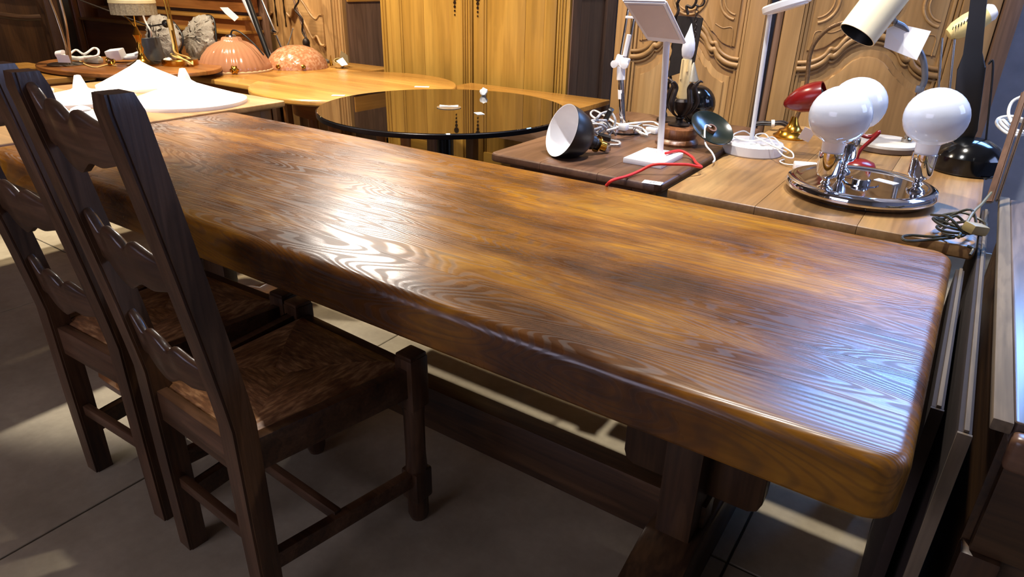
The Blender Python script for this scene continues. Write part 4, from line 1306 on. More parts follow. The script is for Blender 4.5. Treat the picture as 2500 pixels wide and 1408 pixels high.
# ---- white lead lying around its foot, with plug
wc = thing('white_lead', 'coiled white mains lead with plug around the chrome lamp foot', 'cable', (-1.0, 2.16, ZB))
tube('lead', [(-0.9354, 2.1187, 0.8000), (-0.9877, 2.0833, 0.8000), (-1.1011, 2.1632, 0.8050), (-1.1622, 2.2369, 0.8050), (-1.1750, 2.2932, 0.8080), (-1.0982, 2.2387, 0.8020), (-0.9944, 2.1277, 0.8050), (-0.9702, 2.2107, 0.8000), (-0.9765, 2.3949, 0.7750), (-0.9221, 2.3338, 0.7700), (-0.9584, 2.2959, 0.7800), (-0.9610, 2.1242, 0.8000), (-0.9861, 2.0491, 0.8000), (-1.0056, 2.0436, 0.7900), (-0.9609, 2.0900, 0.8080), (-0.9368, 2.1915, 0.7900), (-0.9067, 2.1812, 0.7700), (-0.9502, 2.1892, 0.7800), (-0.9236, 2.1846, 0.7700), (-0.9109, 2.2185, 0.7720)], 0.0036, CABLEW, wc, 7)
box('plug', (0.045, 0.022, 0.02), (-0.9199, 2.2531, 0.7740), WHITEP, wc, 0.005, rot(0, 0, -0.2))
box('lead_clip', (0.03, 0.03, 0.02), (-0.9569, 2.0885, 0.8060), WHITEP, wc, 0.005)
free()

# ---- candle lamp of wood and wrought iron
cb = V3((-0.79, 2.16, ZB))
cn = thing('iron_candle_lamp', 'candle lamp with turned wooden foot, iron leaves and flame bulb', 'lamp', cb)
lathe('wood_foot', [(0.0, 0.0), (0.070, 0.0), (0.072, 0.008), (0.066, 0.018), (0.060, 0.022), (0.064, 0.030), (0.066, 0.042), (0.062, 0.054), (0.050, 0.060), (0.0, 0.061)], cb, wood('footwood', '#4f2f1a', '#70462a', '#8b5c3a', 'z', 5, 0.32), cn, None, 44)
lathe('iron_stem', [(0.036, 0.061), (0.036, 0.066), (0.014, 0.070), (0.011, 0.080), (0.016, 0.086), (0.007, 0.094), (0.012, 0.10), (0.028, 0.118), (0.034, 0.14), (0.028, 0.148), (0.0, 0.15)], cb, IRON, cn, None, 28)
for k in range(5):
    a_ = 2 * math.pi * k / 5 + 0.5
    pts = [cb + V3((r_ * math.cos(a_ + w_), r_ * math.sin(a_ + w_), z_)) for r_, z_, w_ in ((0.012, 0.09, 0), (0.034, 0.105, 0.05), (0.050, 0.135, 0.1), (0.042, 0.165, 0.1), (0.036, 0.185, 0.1), (0.050, 0.202, 0.1), (0.062, 0.200, 0.1))]
    tube('leaf', pts, [0.002, 0.005, 0.009, 0.009, 0.008, 0.005, 0.0015], IRON, cn, 8)
lathe('candle', [(0.0, 0.14), (0.0165, 0.14), (0.0175, 0.20), (0.0165, 0.268), (0.014, 0.272), (0.0, 0.272)], cb, plain('wax_card', '#d8bd86', 0.55, vary=0.1, scale=20), cn, None, 28, 40)
for a_, l_ in ((1.0, 0.05), (2.6, 0.03), (4.3, 0.06), (5.4, 0.035)):
    d_ = V3((math.cos(a_) * 0.0165, math.sin(a_) * 0.0165, 0))
    tube('wax_drip', [cb + d_ + V3((0, 0, 0.27)), cb + d_ * 1.08 + V3((0, 0, 0.27 - l_ * 0.6)), cb + d_ * 1.1 + V3((0, 0, 0.27 - l_))], [0.003, 0.0035, 0.004], MATS['wax_card'], cn, 8)
lathe('flame_bulb', [(0.012, 0.270), (0.018, 0.282), (0.021, 0.300), (0.019, 0.320), (0.013, 0.340), (0.007, 0.356), (0.003, 0.37), (0.0, 0.378)], cb, plain('frosted_bulb', '#d9dce4', 0.25, vary=0.02), cn, None, 24, 80)
free()

# ---- wrought-iron lantern with chain and snuffer
ib = V3((-0.955, 2.53, ZB))
il = thing('iron_lantern', 'dark iron lantern plate with twisted rod, hook and hanging snuffer cone', 'lantern', ib)
lathe('foot', [(0.0, 0.0), (0.06, 0.0), (0.06, 0.008), (0.02, 0.014), (0.0, 0.014)], ib, IRON, il, None, 28)
bm = bmesh.new()
prt = []
for i in range(41):
    t_ = i / 40
    prt.append(ib + V3((0.004 * math.cos(t_ * 60) - 0.03, 0.004 * math.sin(t_ * 60), 0.01 + 0.46 * t_)))
bm_tube(bm, prt, 0.006, 6)
finish(bm, 'twisted_rod', IRON, il, 50)
plate('dark_plate', [(-0.9817, 2.5000, 0.9285), (-0.8851, 2.5000, 0.9663), (-0.8734, 2.5000, 1.1416), (-0.9698, 2.5000, 1.1456)], 0.006, plain('black_iron_sheet', '#1c1512', 0.6, 0.3, vary=0.25), il, 0.001)
tube('hook', [(-0.9276, 2.4900, 1.1504), (-0.9377, 2.4900, 1.1787), (-0.9157, 2.4900, 1.1754), (-0.9041, 2.4900, 1.2000), (-0.9239, 2.4900, 1.2328)], 0.005, IRON, il, 8)
tube('scroll', [(-0.9067, 2.4900, 1.1865), (-0.8922, 2.4900, 1.1803), (-0.8778, 2.4900, 1.1848), (-0.8738, 2.4900, 1.1983), (-0.8817, 2.4900, 1.2114)], 0.0035, IRON, il, 8)
tube('curl', [(-0.9423, 2.4900, 0.8972), (-0.9567, 2.4900, 0.8943), (-0.9582, 2.4900, 0.8805), (-0.9461, 2.4900, 0.8757), (-0.9395, 2.4900, 0.8884)], 0.003, IRON, il, 8)
c0, c1 = V3((-0.8657, 2.4000, 1.1826)), V3((-0.8566, 2.4000, 1.0049))
for k in range(15):
    c_ = c0.lerp(c1, (k + 0.5) / 15)
    u_ = V3((0.005, 0, 0)) if k % 2 else V3((0, 0.005, 0))
    hh = V3((0, 0, 0.0078))
    tube('chain_link', [c_ + hh, c_ + u_ + hh * 0.4, c_ + u_ - hh * 0.4, c_ - hh, c_ - u_ - hh * 0.4, c_ - u_ + hh * 0.4], 0.0014, IRON, il, 5, True, 3)
sn_ = V3((-0.8513, 2.4000, 0.9354))
lathe('snuffer', [(0.026, 0.0), (0.027, 0.001), (0.003, 0.062), (0.0, 0.066), (0.0, 0.058), (0.024, 0.0)], sn_, plain('pewter', '#8d8577', 0.4, 0.5, vary=0.1), il, None, 28, 30, hollow=True)
free()

# ---- black globe spotlight
gb = V3((-0.835, 2.40, ZB))
gl = thing('black_globe_lamp', 'glossy black ball-shaped lamp behind the iron candle lamp', 'lamp', gb)
lathe('base', [(0.0, 0.0), (0.045, 0.0), (0.045, 0.012), (0.02, 0.018), (0.015, 0.04), (0.0, 0.04)], gb, BLACKG, gl, None, 28, 30)
sphere('globe', gb + V3((0.012, 0, 0.096)), 0.068, BLACKG, gl, 1.0, 40)
lathe('seam_ring', [(0.0682, -0.002), (0.0700, -0.002), (0.0700, 0.002), (0.0682, 0.002), (0.0682, -0.002)], gb + V3((0.012, 0, 0.096)), BLACKM, gl, frame_to((1, -0.35, 0.25)), 40)
free()

# ---- enamel reflector plate
eb = V3((-0.676, 2.11, ZB))
el = thing('enamel_reflector', 'dark green enamel reflector plate leaning with white lead hanging out', 'reflector', eb)
ENAM = plain('dark_green_enamel', '#1d2420', 0.18, vary=0.3, scale=18)
q_ = frame_to((0.50, -0.30, 0.81))
ec = eb + V3((0.0, 0.035, 0.062))
lathe('dish', [(0.0, 0.0), (0.030, 0.001), (0.058, 0.007), (0.072, 0.014), (0.074, 0.013), (0.073, 0.010), (0.058, 0.002), (0.030, -0.004), (0.0, -0.006)], ec, ENAM, el, q_, 44, 50)
lathe('lamp_holder', [(0.016, -0.002), (0.016, 0.012), (0.011, 0.012), (0.011, 0.002), (0.0, 0.002)], ec, plain('rusty_brown', '#6b4930', 0.5, vary=0.2), el, q_, 20, 30)
tube('lead', [ec + V3((0.004, -0.01, 0.012)), ec + V3((-0.012, -0.02, 0.014)), (-0.6637, 2.0736, 0.7950), (-0.6321, 2.0522, 0.7750), (-0.6102, 2.0196, 0.7640), (-0.6004, 1.9757, 0.7640)], 0.0028, CABLEW, el, 7)
tube('hinge_bar', [ec + V3((-0.07, 0.01, -0.025)), ec + V3((-0.08, 0.0, -0.035))], 0.01, BLACKM, el, 12)
free()

# ================================================================== RIGHT-HAND SIDE
RAWDARK = plain('raw_dark_board', '#2a1c12', 0.85, vary=0.15)
sd = thing('side_desk', 'dark wooden desk with pale-rimmed top at the right edge', 'desk', (0.60, 1.55, 0))
DX = wood('deskblue', '#4b3e38', '#63544c', '#7a6a60', 'y', 3, 0.3, 0.3)
planked_top(sd, rrect(0.150, 1.05, 0.945, 2.15, 0.006), 0.715, 0.75, 0.004, 3, 0, DX, 'plank', 0.001, 3)
span('edge_band', 0.126, 0.1495, 0.935, 2.16, 0.734, 0.752, W('pale', 'y'), sd, 0.003)
span('front_moulding', 0.150, 1.05, 0.915, 0.944, 0.690, 0.742, W('brown', 'x'), sd, 0.012, 4)
span('apron', 0.16, 1.03, 0.96, 0.985, 0.52, 0.712, W('darkoak', 'x'), sd, 0.003)
span('end_panel', 0.150, 0.175, 0.985, 2.12, 0.10, 0.712, W('darkoak', 'y'), sd, 0.003)
span('front_panel', 0.18, 1.02, 0.99, 1.01, 0.10, 0.52, W('darkoak', 'x'), sd, 0.003)
span('front_leg', 0.150, 0.20, 0.95, 0.985, 0.0, 0.52, W('darkoak', 'z'), sd, 0.004)
for xx in (0.15, 0.99):
    for yy in (1.02, 2.05):
        span('leg', xx, xx + 0.05, yy, yy + 0.05, 0.0, 0.10, W('darkoak', 'z'), sd, 0.004)
free()
# spare table leaves stood on edge in the gap
for lab, x, y0, y1, zt, pale in (('dark table leaf stood on edge against the end of the long table', 0.070, 0.98, 1.60, 0.715, False),
                                 ('table leaf with pale raw edge stood between long table and side desk', 0.101, 0.90, 2.05, 0.735, True)):
    t_ = thing('table_leaf', lab, 'table leaf', (x, (y0 + y1) / 2, 0), 0, 'spare table leaves')
    span('board', x - 0.008, x + 0.008, y0 + 0.006, y1, 0.0, zt, RAWDARK, t_, 0.002)
    span('end_lipping', x - 0.0085, x + 0.0085, y0, y0 + 0.0055, 0.0, zt, W('pale', 'z') if pale else RAWDARK, t_, 0.001)
    span('top_lipping', x - 0.002, x + 0.004, y0 + 0.006, y1, zt, zt + 0.004, W('pale', 'y'), t_, 0.001)
    free()
ob_ = thing('olive_flex_tangle', 'olive-black tangled flex hanging over the corner of the long table', 'cable', (0.0454, 1.6901) + (0.75,))
o0 = (0.0499, 1.6776)
rn = random.Random(11)
for k in range(4):
    pts = []
    for i in range(10):
        a_ = 2 * math.pi * i / 9 * 1.3 + k * 1.1
        pts.append((o0[0] - 0.005 + (0.028 + 0.008 * k) * math.cos(a_) + rn.uniform(-0.006, 0.006), o0[1] + 0.03 + (0.035 + 0.008 * k) * math.sin(a_), 0.758 + 0.007 * k + abs(rn.gauss(0, 0.012))))
    tube('strand', pts, 0.0030, CABLEK, ob_, 6)
tube('loop', [(0.0425, 1.6698, 0.7650), (0.0063, 1.6592, 0.7570), (-0.0359, 1.6431, 0.7560), (-0.0511, 1.6184, 0.7560), (-0.0392, 1.5958, 0.7560), (0.0004, 1.6324, 0.7570), (0.0435, 1.6647, 0.7620)], 0.0030, CABLEK, ob_, 6)
tube('rising_lead', [(0.0501, 1.6430, 0.7700), (0.0647, 1.7498, 0.8000), (0.0781, 1.8357, 0.8000), (0.0983, 2.0184, 0.7900)], 0.0034, plain('yellow_olive_cable', '#6a6038', 0.5), ob_, 6)
tube('hanging_end', [(0.0690, 1.6130, 0.7650), (0.0798, 1.6137, 0.7600), (0.0775, 1.5965, 0.7520)], 0.0028, CABLEK, ob_, 6)
box('plug', (0.05, 0.03, 0.022), (0.0754, 1.6642, 0.7900), plain('tan_plug', '#8d7c4d', 0.5), ob_, 0.007, rot(0.1, 0.2, 0.9))
free()
wx = thing('white_flex_coil', 'coil of white flex resting on wooden bars at the right edge', 'cable', (0.20, 2.38, 0.86))
coil = [V3(p) for p in ((0.1458, 2.5560, 0.9000), (0.1131, 2.5976, 0.9000), (0.0828, 2.5714, 0.8950), (0.0797, 2.5096, 0.8850), (0.1057, 2.4704, 0.8700), (0.1323, 2.4638, 0.8650), (0.1593, 2.5239, 0.8650))]
for k in range(3):
    tube('loop', [p + V3((0.007 * k, 0.012 * k, 0.005 * k - (0.012 * k if i_ < 3 else 0))) for i_, p in enumerate(coil)], 0.0045, CABLEW, wx, 8)
tube('rising_end', [(0.1124, 2.4611, 0.9000), (0.0988, 2.5205, 0.9200), (0.1007, 2.5426, 0.9500), (0.1235, 2.5460, 0.9700)], 0.0045, CABLEW, wx, 8)
free()
bs = thing('wooden_bars', 'brown wooden bars leaning on the side desk under the white flex', 'timber', (0.1083, 2.0486, 0.7520))
plate('bar', [(0.0951, 2.0800, 0.7459), (0.1122, 2.0800, 0.7493), (0.1155, 2.2200, 1.0149), (0.1002, 2.2200, 1.0134)], 0.02, W('brown', 'z'), bs, 0.003)
plate('bar', [(0.1122, 2.0400, 0.7637), (0.1205, 2.0400, 0.7653), (0.1261, 2.1600, 0.9975), (0.1195, 2.1600, 0.9968)], 0.02, W('darkoak', 'z'), bs, 0.003)
free()
dk = box('olive_board', (0.36, 0.20, 0.006), (0.365, 1.93, 0.7535), W('pale', 'x'), None, 0.001)
tag(dk, 'thin olive-brown board lying on the back of the side desk', 'board')
# ================================================================== PAPERS ON THE GLASS TABLE
label_card('glass_price_tag', (-1.5958, 2.1234, 0.7705), 0.045, 0.030, -0.6, None, 1)
tag(bpy.data.objects['glass_price_tag'], 'small printed white tag flat on the black glass near its middle', 'label')
label_card('paper_strip', (-2.2307, 2.5039, 0.7705), 0.07, 0.03, 0.6, None, 0)
tag(bpy.data.objects['paper_strip'], 'white paper strip at the back rim of the black glass table', 'paper')
label_card('paper_slip', (-2.4938, 2.2051, 0.7368), 0.06, 0.03, 0.6, None, 0)
tag(bpy.data.objects['paper_slip'], 'white paper slip on the round yellow table near the glass rim', 'paper')
cp = V3((-1.8475, 2.4925, 0.7710))
bm = bmesh.new()
bmesh.ops.create_icosphere(bm, subdivisions=2, radius=0.018)
rn = random.Random(3)
for v in bm.verts:
    v.co *= rn.uniform(0.72, 1.15); v.co.z = max(v.co.z * 1.1, -0.015)
    v.co += cp + V3((0, 0, 0.0152))
tag(finish(bm, 'crumpled_paper', PAPER, None, 0), 'crumpled white paper scrap standing at the back of the black glass', 'paper')
bw = thing('paper_twist', 'twisted white paper bow on a thin clear disc on the black glass', 'paper', (-1.7728, 2.1514, 0.7705))
b0 = V3((-1.7728, 2.1514, 0.7705))
lathe('clear_disc', [(0.0, 0.0), (0.05, 0.0), (0.05, 0.002), (0.0, 0.002)], b0, glass_mat('clear_plastic', '#e8dcc8', 0.15, 0.9), bw, None, 32, 30)
for s_ in (-1, 1):
    d_ = V3((0.8, 0.6, 0)) * s_
    n_ = V3((-0.6, 0.8, 0))
    plate('bow_half', [b0 + V3((0, 0, 0.004)) - n_ * 0.003, b0 + d_ * 0.038 - n_ * 0.010 + V3((0, 0, 0.004)), b0 + d_ * 0.038 + n_ * 0.010 + V3((0, 0, 0.008)), b0 + n_ * 0.003 + V3((0, 0, 0.005))], 0.0012, PAPER, bw, 0)
free()

# ================================================================== WHITE LAMPSHADES AT LEFT (top z 0.75)
SHT = plain('shade_translucent', '#f3efe8', 0.6, vary=0.01)


def coolie(name, label, c, r, h, nub, mat, group='white lampshades', tilt=None, rim=0.014):
    t = thing(name, label, 'lampshade', (c[0], c[1], 0.75), 0, group)
    o_ = V3((c[0], c[1], 0.75))
    q = frame_to(tilt) if tilt else None
    lathe('cone', [(r, rim), (r * 0.72, rim + h * 0.28), (r * 0.45, rim + h * 0.55), (r * 0.2, rim + h * 0.82), (nub[0] * 1.6, rim + h), (nub[0] * 1.55, rim + h - 0.003), (r * 0.2, rim + h * 0.8), (r * 0.985, rim)], o_, mat, t, q, 56, 50, hollow=True)
    lathe('rim_band', [(r * 0.985, 0.0), (r, 0.0), (r * 1.004, rim * 0.5), (r, rim + 0.001), (r * 0.985, rim + 0.001), (r * 0.985, 0.0)], o_, mat, t, q, 56, 40)
    lathe('cap', [(nub[0] * 1.7, rim + h - 0.004), (nub[0] * 1.3, rim + h + nub[1] * 0.4), (nub[0] * 0.7, rim + h + nub[1]), (0.0, rim + h + nub[1] * 1.05)], o_, mat, t, q, 28, 60, hollow=True)
    free()
    return t


coolie('cone_shade', 'large white conical lampshade with pointed cap and flat rim, nearest the long table', (-2.745, 1.600), 0.235, 0.080, (0.016, 0.045), SHADE)
coolie('cone_shade', 'white conical lampshade with small pointed cap right behind the nearest chair back', (-3.10, 1.345), 0.20, 0.040, (0.017, 0.05), SHADE)
coolie('cone_shade', 'broad shallow white lampshade wrapped in clear film behind the others', (-3.30, 1.715), 0.20, 0.10, (0.008, 0.008), SHT)
coolie('cone_shade', 'low white lampshade lying at the table edge beside the chair post', (-2.70, 1.155), 0.13, 0.030, (0.02, 0.008), SHADE, rim=0.010)
coolie('cone_shade', 'flat white dish-like lampshade at the far left edge of the shades', (-3.46, 1.26), 0.12, 0.05, (0.03, 0.006), SHADE)
film = glass_mat('clear_film', '#ffffff', 0.12, 0.92, 0.6, 30)

# ================================================================== LAMPS ON THE OVAL TABLE (top z 0.752)
ZO = 0.7525
# silver lamp with two rods
sb_ = V3((-4.385, 1.860, ZO))
s2_ = thing('silver_rod_lamp', 'silver lamp with two thin diverging rods at far left', 'lamp', sb_)
lathe('base', [(0.0, 0.0), (0.095, 0.0), (0.097, 0.004), (0.085, 0.010), (0.03, 0.016), (0.0, 0.017)], sb_, STEEL, s2_, None, 44)
tube('rod', [(-4.36, 1.86, ZO + 0.01), (-4.34, 1.86, 0.86), (-4.36, 1.86, 1.0), (-4.42, 1.86, 1.18)], 0.0075, plain('warm_nickel', '#b8a284', 0.3, 1.0), s2_, 12)
tube('rod', [(-4.34, 1.865, ZO + 0.01), (-4.305, 1.865, 0.88), (-4.28, 1.865, 1.0), (-4.285, 1.865, 1.18)], 0.0075, MATS['warm_nickel'], s2_, 12)
box('price_tag', (0.075, 0.001, 0.042), (-4.30, 1.815, 0.795), PAPER, s2_, 0, rot(0.15, 0, 0.5))
lathe('head', [(0.0, 0.0), (0.03, 0.0), (0.045, 0.05), (0.0, 0.07)], (-4.42, 1.86, 1.175), STEEL, s2_, None, 20)
lathe('head', [(0.0, 0.0), (0.03, 0.0), (0.045, 0.05), (0.0, 0.07)], (-4.285, 1.865, 1.175), STEEL, s2_, None, 20)
free()
# its white lead with inline dimmer
wv = thing('grey_white_lead', 'bundled pale lead with clear inline switch between the silver and brass lamps', 'cable', (-4.4726, 2.0092) + (ZO,))
tube('loop', [(-4.4464, 1.9028, 0.7900), (-4.5293, 1.9925, 0.8150), (-4.3715, 1.9622, 0.8050), (-4.4040, 2.0369, 0.8300), (-4.3443, 2.0347, 0.8250), (-4.3055, 2.0051, 0.8000), (-4.3288, 1.9611, 0.7900), (-4.3663, 1.9221, 0.7900)], 0.0065, CABLEW, wv, 8)
tube('bundle', [(-4.5273, 1.9223, 0.7850), (-4.3506, 1.9136, 0.7850), (-4.3759, 1.9824, 0.7850), (-4.3807, 2.0526, 0.7750)], 0.012, CABLEW, wv, 8)
tube('loose_lead', [(-4.4284, 1.9552, 0.7600), (-4.2279, 1.9049, 0.7570), (-4.1240, 1.8993, 0.7570), (-4.1940, 1.9952, 0.7570), (-4.1213, 2.0115, 0.7570)], 0.004, CABLEY, wv, 7)
box('inline_switch', (0.10, 0.05, 0.035), (-4.3509, 1.9974, 0.7720), glass_mat('smoky_plastic', '#c9c6b8', 0.25, 0.3), wv, 0.014, rot(0, 0.05, 0.45))
lathe('socket', [(0.0, 0.0), (0.02, 0.0), (0.024, 0.045), (0.0, 0.05)], (-4.6450, 1.9337, 0.7850), WHITEP, wv, frame_to((1, 0.5, 0.1)), 20)
free()
# white adapter block and rolled lead
wa = thing('adapter_block', 'white adapter block with rolled grey lead left of the counterweight lamp', 'adapter', (-4.3949, 2.1515) + (ZO,))
box('case', (0.09, 0.065, 0.058), (-4.3091, 2.1126, 0.7970), WHITEP, wa, 0.006, rot(0.15, -0.12, 0.55))
tube('rolled_lead', [(-4.3185, 2.1506, 0.7820), (-4.2881, 2.2033, 0.7900), (-4.2801, 2.2389, 0.8000), (-4.2519, 2.2375, 0.7950), (-4.2251, 2.2056, 0.7850), (-4.2365, 2.1605, 0.7780), (-4.2885, 2.1390, 0.7780), (-4.2528, 2.1959, 0.7860)], 0.011, plain('pale_grey_lead', '#c3c5cc', 0.45), wa, 8)
free()
bk = thing('brass_switch', 'small brass switch fitting in front of the brass fringe lamp', 'fitting', (-4.1744, 2.0144) + (ZO,))
bp0 = V3((-4.1775, 2.0113, 0.7525))
lathe('knob', [(0.0, 0.0), (0.016, 0.002), (0.02, 0.012), (0.014, 0.024), (0.0, 0.026)], bp0, BRASS, bk, None, 18)
tube('loop', [bp0 + V3((-0.02, 0, 0.012)), bp0 + V3((-0.05, 0.0, 0.02)), bp0 + V3((-0.055, 0.01, 0.035)), bp0 + V3((-0.02, 0.01, 0.03)), bp0 + V3((0.02, 0.01, 0.03)), bp0 + V3((0.03, 0.0, 0.012))], 0.006, BRASS, bk, 8)
free()
# brass lamp with fringed glass shade
lb2 = V3((-4.10, 2.155, ZO))
l2 = thing('fringe_shade_lamp', 'brass table lamp with pale fringed shade in front of the stepped stand', 'lamp', lb2)
lathe('base', [(0.0, 0.0), (0.088, 0.0), (0.090, 0.006), (0.060, 0.014), (0.030, 0.030), (0.020, 0.050), (0.014, 0.07), (0.020, 0.09), (0.012, 0.11), (0.016, 0.14), (0.026, 0.165), (0.012, 0.19), (0.007, 0.21), (0.0, 0.212)], lb2, BRASS, l2, None, 36)
tube('harp', [lb2 + V3((0.0, 0, 0.20)), lb2 + V3((-0.06, 0, 0.24)), lb2 + V3((-0.105, 0.0, 0.27)), lb2 + V3((-0.11, 0.0, 0.33)), lb2 + V3((-0.02, 0, 0.36))], 0.004, BRASS, l2, 8)
tube('stem', [lb2 + V3((0, 0, 0.20)), lb2 + V3((0.01, 0, 0.36))], 0.005, BRASS, l2, 8)
FR = plain('fringe_threads', '#a29a80', 0.8, bump=0.6, vary=0.3, scale=120)
sc_ = V3((-4.085, 2.155, 1.035))
lathe('fringe', [(0.112, 0.0), (0.118, 0.0), (0.118, 0.062), (0.112, 0.062), (0.112, 0.0)], sc_ - V3((0, 0, 0.008)), FR, l2, None, 48, 40, (24, 0.02))
lathe('shade', [(0.119, 0.052), (0.123, 0.054), (0.121, 0.070), (0.105, 0.075), (0.088, 0.12), (0.055, 0.15), (0.054, 0.148), (0.086, 0.116), (0.103, 0.07), (0.119, 0.052)], sc_, plain('ivory_shade', '#ddd3a4', 0.5, vary=0.05), l2, None, 48, 40)
free()
# counterweight lamp
wb2 = V3((-4.19, 2.28, ZO + 0.006))
w2 = thing('counterweight_lamp', 'grey cylinder lamp foot with long balanced rod and black ball', 'lamp', wb2)
lathe('cylinder', [(0.0, 0.0), (0.056, 0.0), (0.057, 0.003), (0.053, 0.128), (0.050, 0.131), (0.0, 0.131)], wb2, GREYP, w2, frame_to((-0.10, 0, 1)), 36, 30)
tube('pivot_post', [wb2 + V3((-0.012, 0, 0.13)), wb2 + V3((0.012, 0, 0.205))], 0.010, BLACKM, w2, 12)
piv = wb2 + V3((0.012, 0, 0.196))
tube('long_rod', [piv, V3((-5.0026, 2.3000, 1.0730)), V3((-5.3891, 2.3000, 1.1427))], 0.0048, STEEL, w2, 10, curve=False)
bl_ = V3((-4.0315, 2.3000, 0.9754))
tube('short_rod', [piv, bl_], 0.0048, BLACKM, w2, 10)
sphere('weight_ball', bl_, 0.022, BLACKM, w2, 1.0, 20)
tube('white_lead', [wb2 + V3((0.02, -0.01, 0.13)), wb2 + V3((0.03, -0.01, 0.17)), wb2 + V3((-0.01, -0.01, 0.23)), wb2 + V3((-0.02, -0.01, 0.30)), wb2 + V3((0.01, 0, 0.36))], 0.0055, CABLEW, w2, 8)
free()
# gold rod lamp with yellowed cable
gb2 = V3((-3.945, 2.295, ZO))
g2 = thing('gold_rod_lamp', 'gold lamp with slim twin rods and yellowed lead beside the crystal shades', 'lamp', gb2)
lathe('base', [(0.0, 0.0), (0.098, 0.0), (0.10, 0.004), (0.10, 0.030), (0.096, 0.034), (0.0945, 0.0342), (0.0, 0.0342)], gb2, BRASS, g2, None, 44, 30)
tube('rod', [gb2 + V3((-0.02, 0, 0.03)), gb2 + V3((-0.035, 0, 0.2)), gb2 + V3((-0.055, 0, 0.42))], 0.006, BRASS, g2, 10)
tube('rod', [gb2 + V3((-0.018, 0.006, 0.03)), gb2 + V3((-0.022, 0.006, 0.2)), gb2 + V3((-0.028, 0.006, 0.42))], 0.006, BRASS, g2, 10)
tube('tape', [gb2 + V3((-0.032, 0, 0.19)), gb2 + V3((-0.04, 0, 0.25))], 0.013, CABLEY, g2, 10)
tube('lead', [gb2 + V3((-0.03, -0.01, 0.19)), gb2 + V3((-0.015, -0.015, 0.12)), gb2 + V3((0.0, -0.02, 0.07)), (-3.9540, 2.3516, 0.7900), (-3.8326, 2.3044, 0.7750), (-3.8352, 2.2835, 0.7650), (-3.8959, 2.2715, 0.8000), (-4.0924, 2.3326, 0.8000), (-3.9584, 2.2709, 0.8000), (-3.8512, 2.2676, 0.7900), (-3.8018, 2.2883, 0.7650)], 0.0055, CABLEY, g2, 8)
lathe('plug', [(0.0, 0.0), (0.018, 0.0), (0.022, 0.03), (0.012, 0.045), (0.0, 0.046)], (-3.9732, 2.2214, 0.7750), CABLEW, g2, frame_to((1, 0.3, 0.1)), 18)
lathe('head', [(0.0, 0.0), (0.03, 0.0), (0.04, 0.04), (0.0, 0.06)], gb2 + V3((-0.042, 0.003, 0.415)), BRASS, g2, None, 20)
free()
# two rough crystal wall shades standing on the dome table
CRY = glass_mat('rough_crystal', '#cfc7bb', 0.05, 0.6, 1.0, 50)
for nm, lab, a_, b_, yy, tlt in (('crystal_shade', 'rough crystal glass shade leaning behind the counterweight lamp', (352, 125), (455, 52), 2.62, 0.15),
                                 ('crystal_shade', 'rough crystal glass shade with dark rim between gold lamp and pink dome', (448, 132), (542, 48), 2.80, -0.2)):
    p0 = V3((-4.6396, 2.6200, 0.8469)) if a_[0] == 352 else V3((-4.4901, 2.8000, 0.8469))
    base = V3((p0.x, yy, 0.7005))
    t = thing(nm, lab, 'lampshade', base, 0, 'crystal shades')
    bm = bmesh.new()
    out = [(0.175 * math.cos(k / 40 * 2 * math.pi) * (1 + 0.10 * math.sin(3 * k / 40 * 2 * math.pi + tlt * 9)), 0.14 * math.sin(k / 40 * 2 * math.pi) * (1 + 0.12 * math.cos(2 * k / 40 * 2 * math.pi + tlt * 5))) for k in range(40)]
    q = rot(math.pi / 2 - 0.25, tlt, 0)
    zoff = p0.z
    rings = []
    for fr, dz in ((1.0, 0.0), (1.02, 0.02), (0.9, 0.045), (0.6, 0.06), (0.25, 0.066)):
        rings.append([bm.verts.new((q @ V3((x_ * fr, y_ * fr, dz))) + V3((p0.x, yy, zoff))) for x_, y_ in out])
    for r1, r2 in zip(rings, rings[1:]):
        for k in range(40): bm.faces.new((r1[k], r1[(k + 1) % 40], r2[(k + 1) % 40], r2[k]))
    bm.faces.new(rings[0][::-1]); bm.faces.new(rings[-1])
    bmesh.ops.subdivide_edges(bm, edges=bm.edges[:], cuts=1)
    rn = random.Random(21)
    for v in bm.verts: v.co += V3((rn.uniform(-1, 1), rn.uniform(-1, 1), rn.uniform(-1, 1))) * 0.010
    finish(bm, 'glass', CRY, t, 60)
    rim = [(q @ V3((x_ * 1.03, y_ * 1.03, -0.006))) + V3((p0.x, yy, zoff)) for x_, y_ in out]
    tube('metal_rim', rim, 0.007, BLACKM, t, 8, True, 1)
    box('wall_bracket', (0.06, 0.05, max(0.04, zoff - 0.09 - 0.7005)), (p0.x, yy + 0.06, 0.7005 + max(0.04, zoff - 0.09 - 0.7005) / 2), BLACKM, t, 0.004)
    free()

# ================================================================== PINK GLASS DOMES (table z 0.70)
ZM = 0.7003
PINK = glass_mat('pink_ribbed_glass', '#b5805f', 0.16, 0.12)
d1 = V3((-3.8865, 2.6183) + (ZM,))
dm1 = thing('ribbed_dome_shade', 'pink ribbed glass dome shade with brass rosette at its rim', 'lampshade', d1, 0, 'pink glass domes')
lathe('dome', [(0.215, 0.0), (0.218, 0.010), (0.210, 0.040), (0.185, 0.090), (0.145, 0.135), (0.095, 0.165), (0.062, 0.176), (0.058, 0.19), (0.050, 0.196), (0.0, 0.197)], d1, PINK, dm1, None, 144, 60, (36, 0.012), True)
lathe('rim', [(0.212, 0.0), (0.222, 0.0), (0.224, 0.008), (0.216, 0.013), (0.212, 0.0)], d1, glass_mat('pink_rim_glass', '#e3b98f', 0.12, 0.2), dm1, None, 72)
ro = d1 + V3((0.175, -0.128, 0.026))
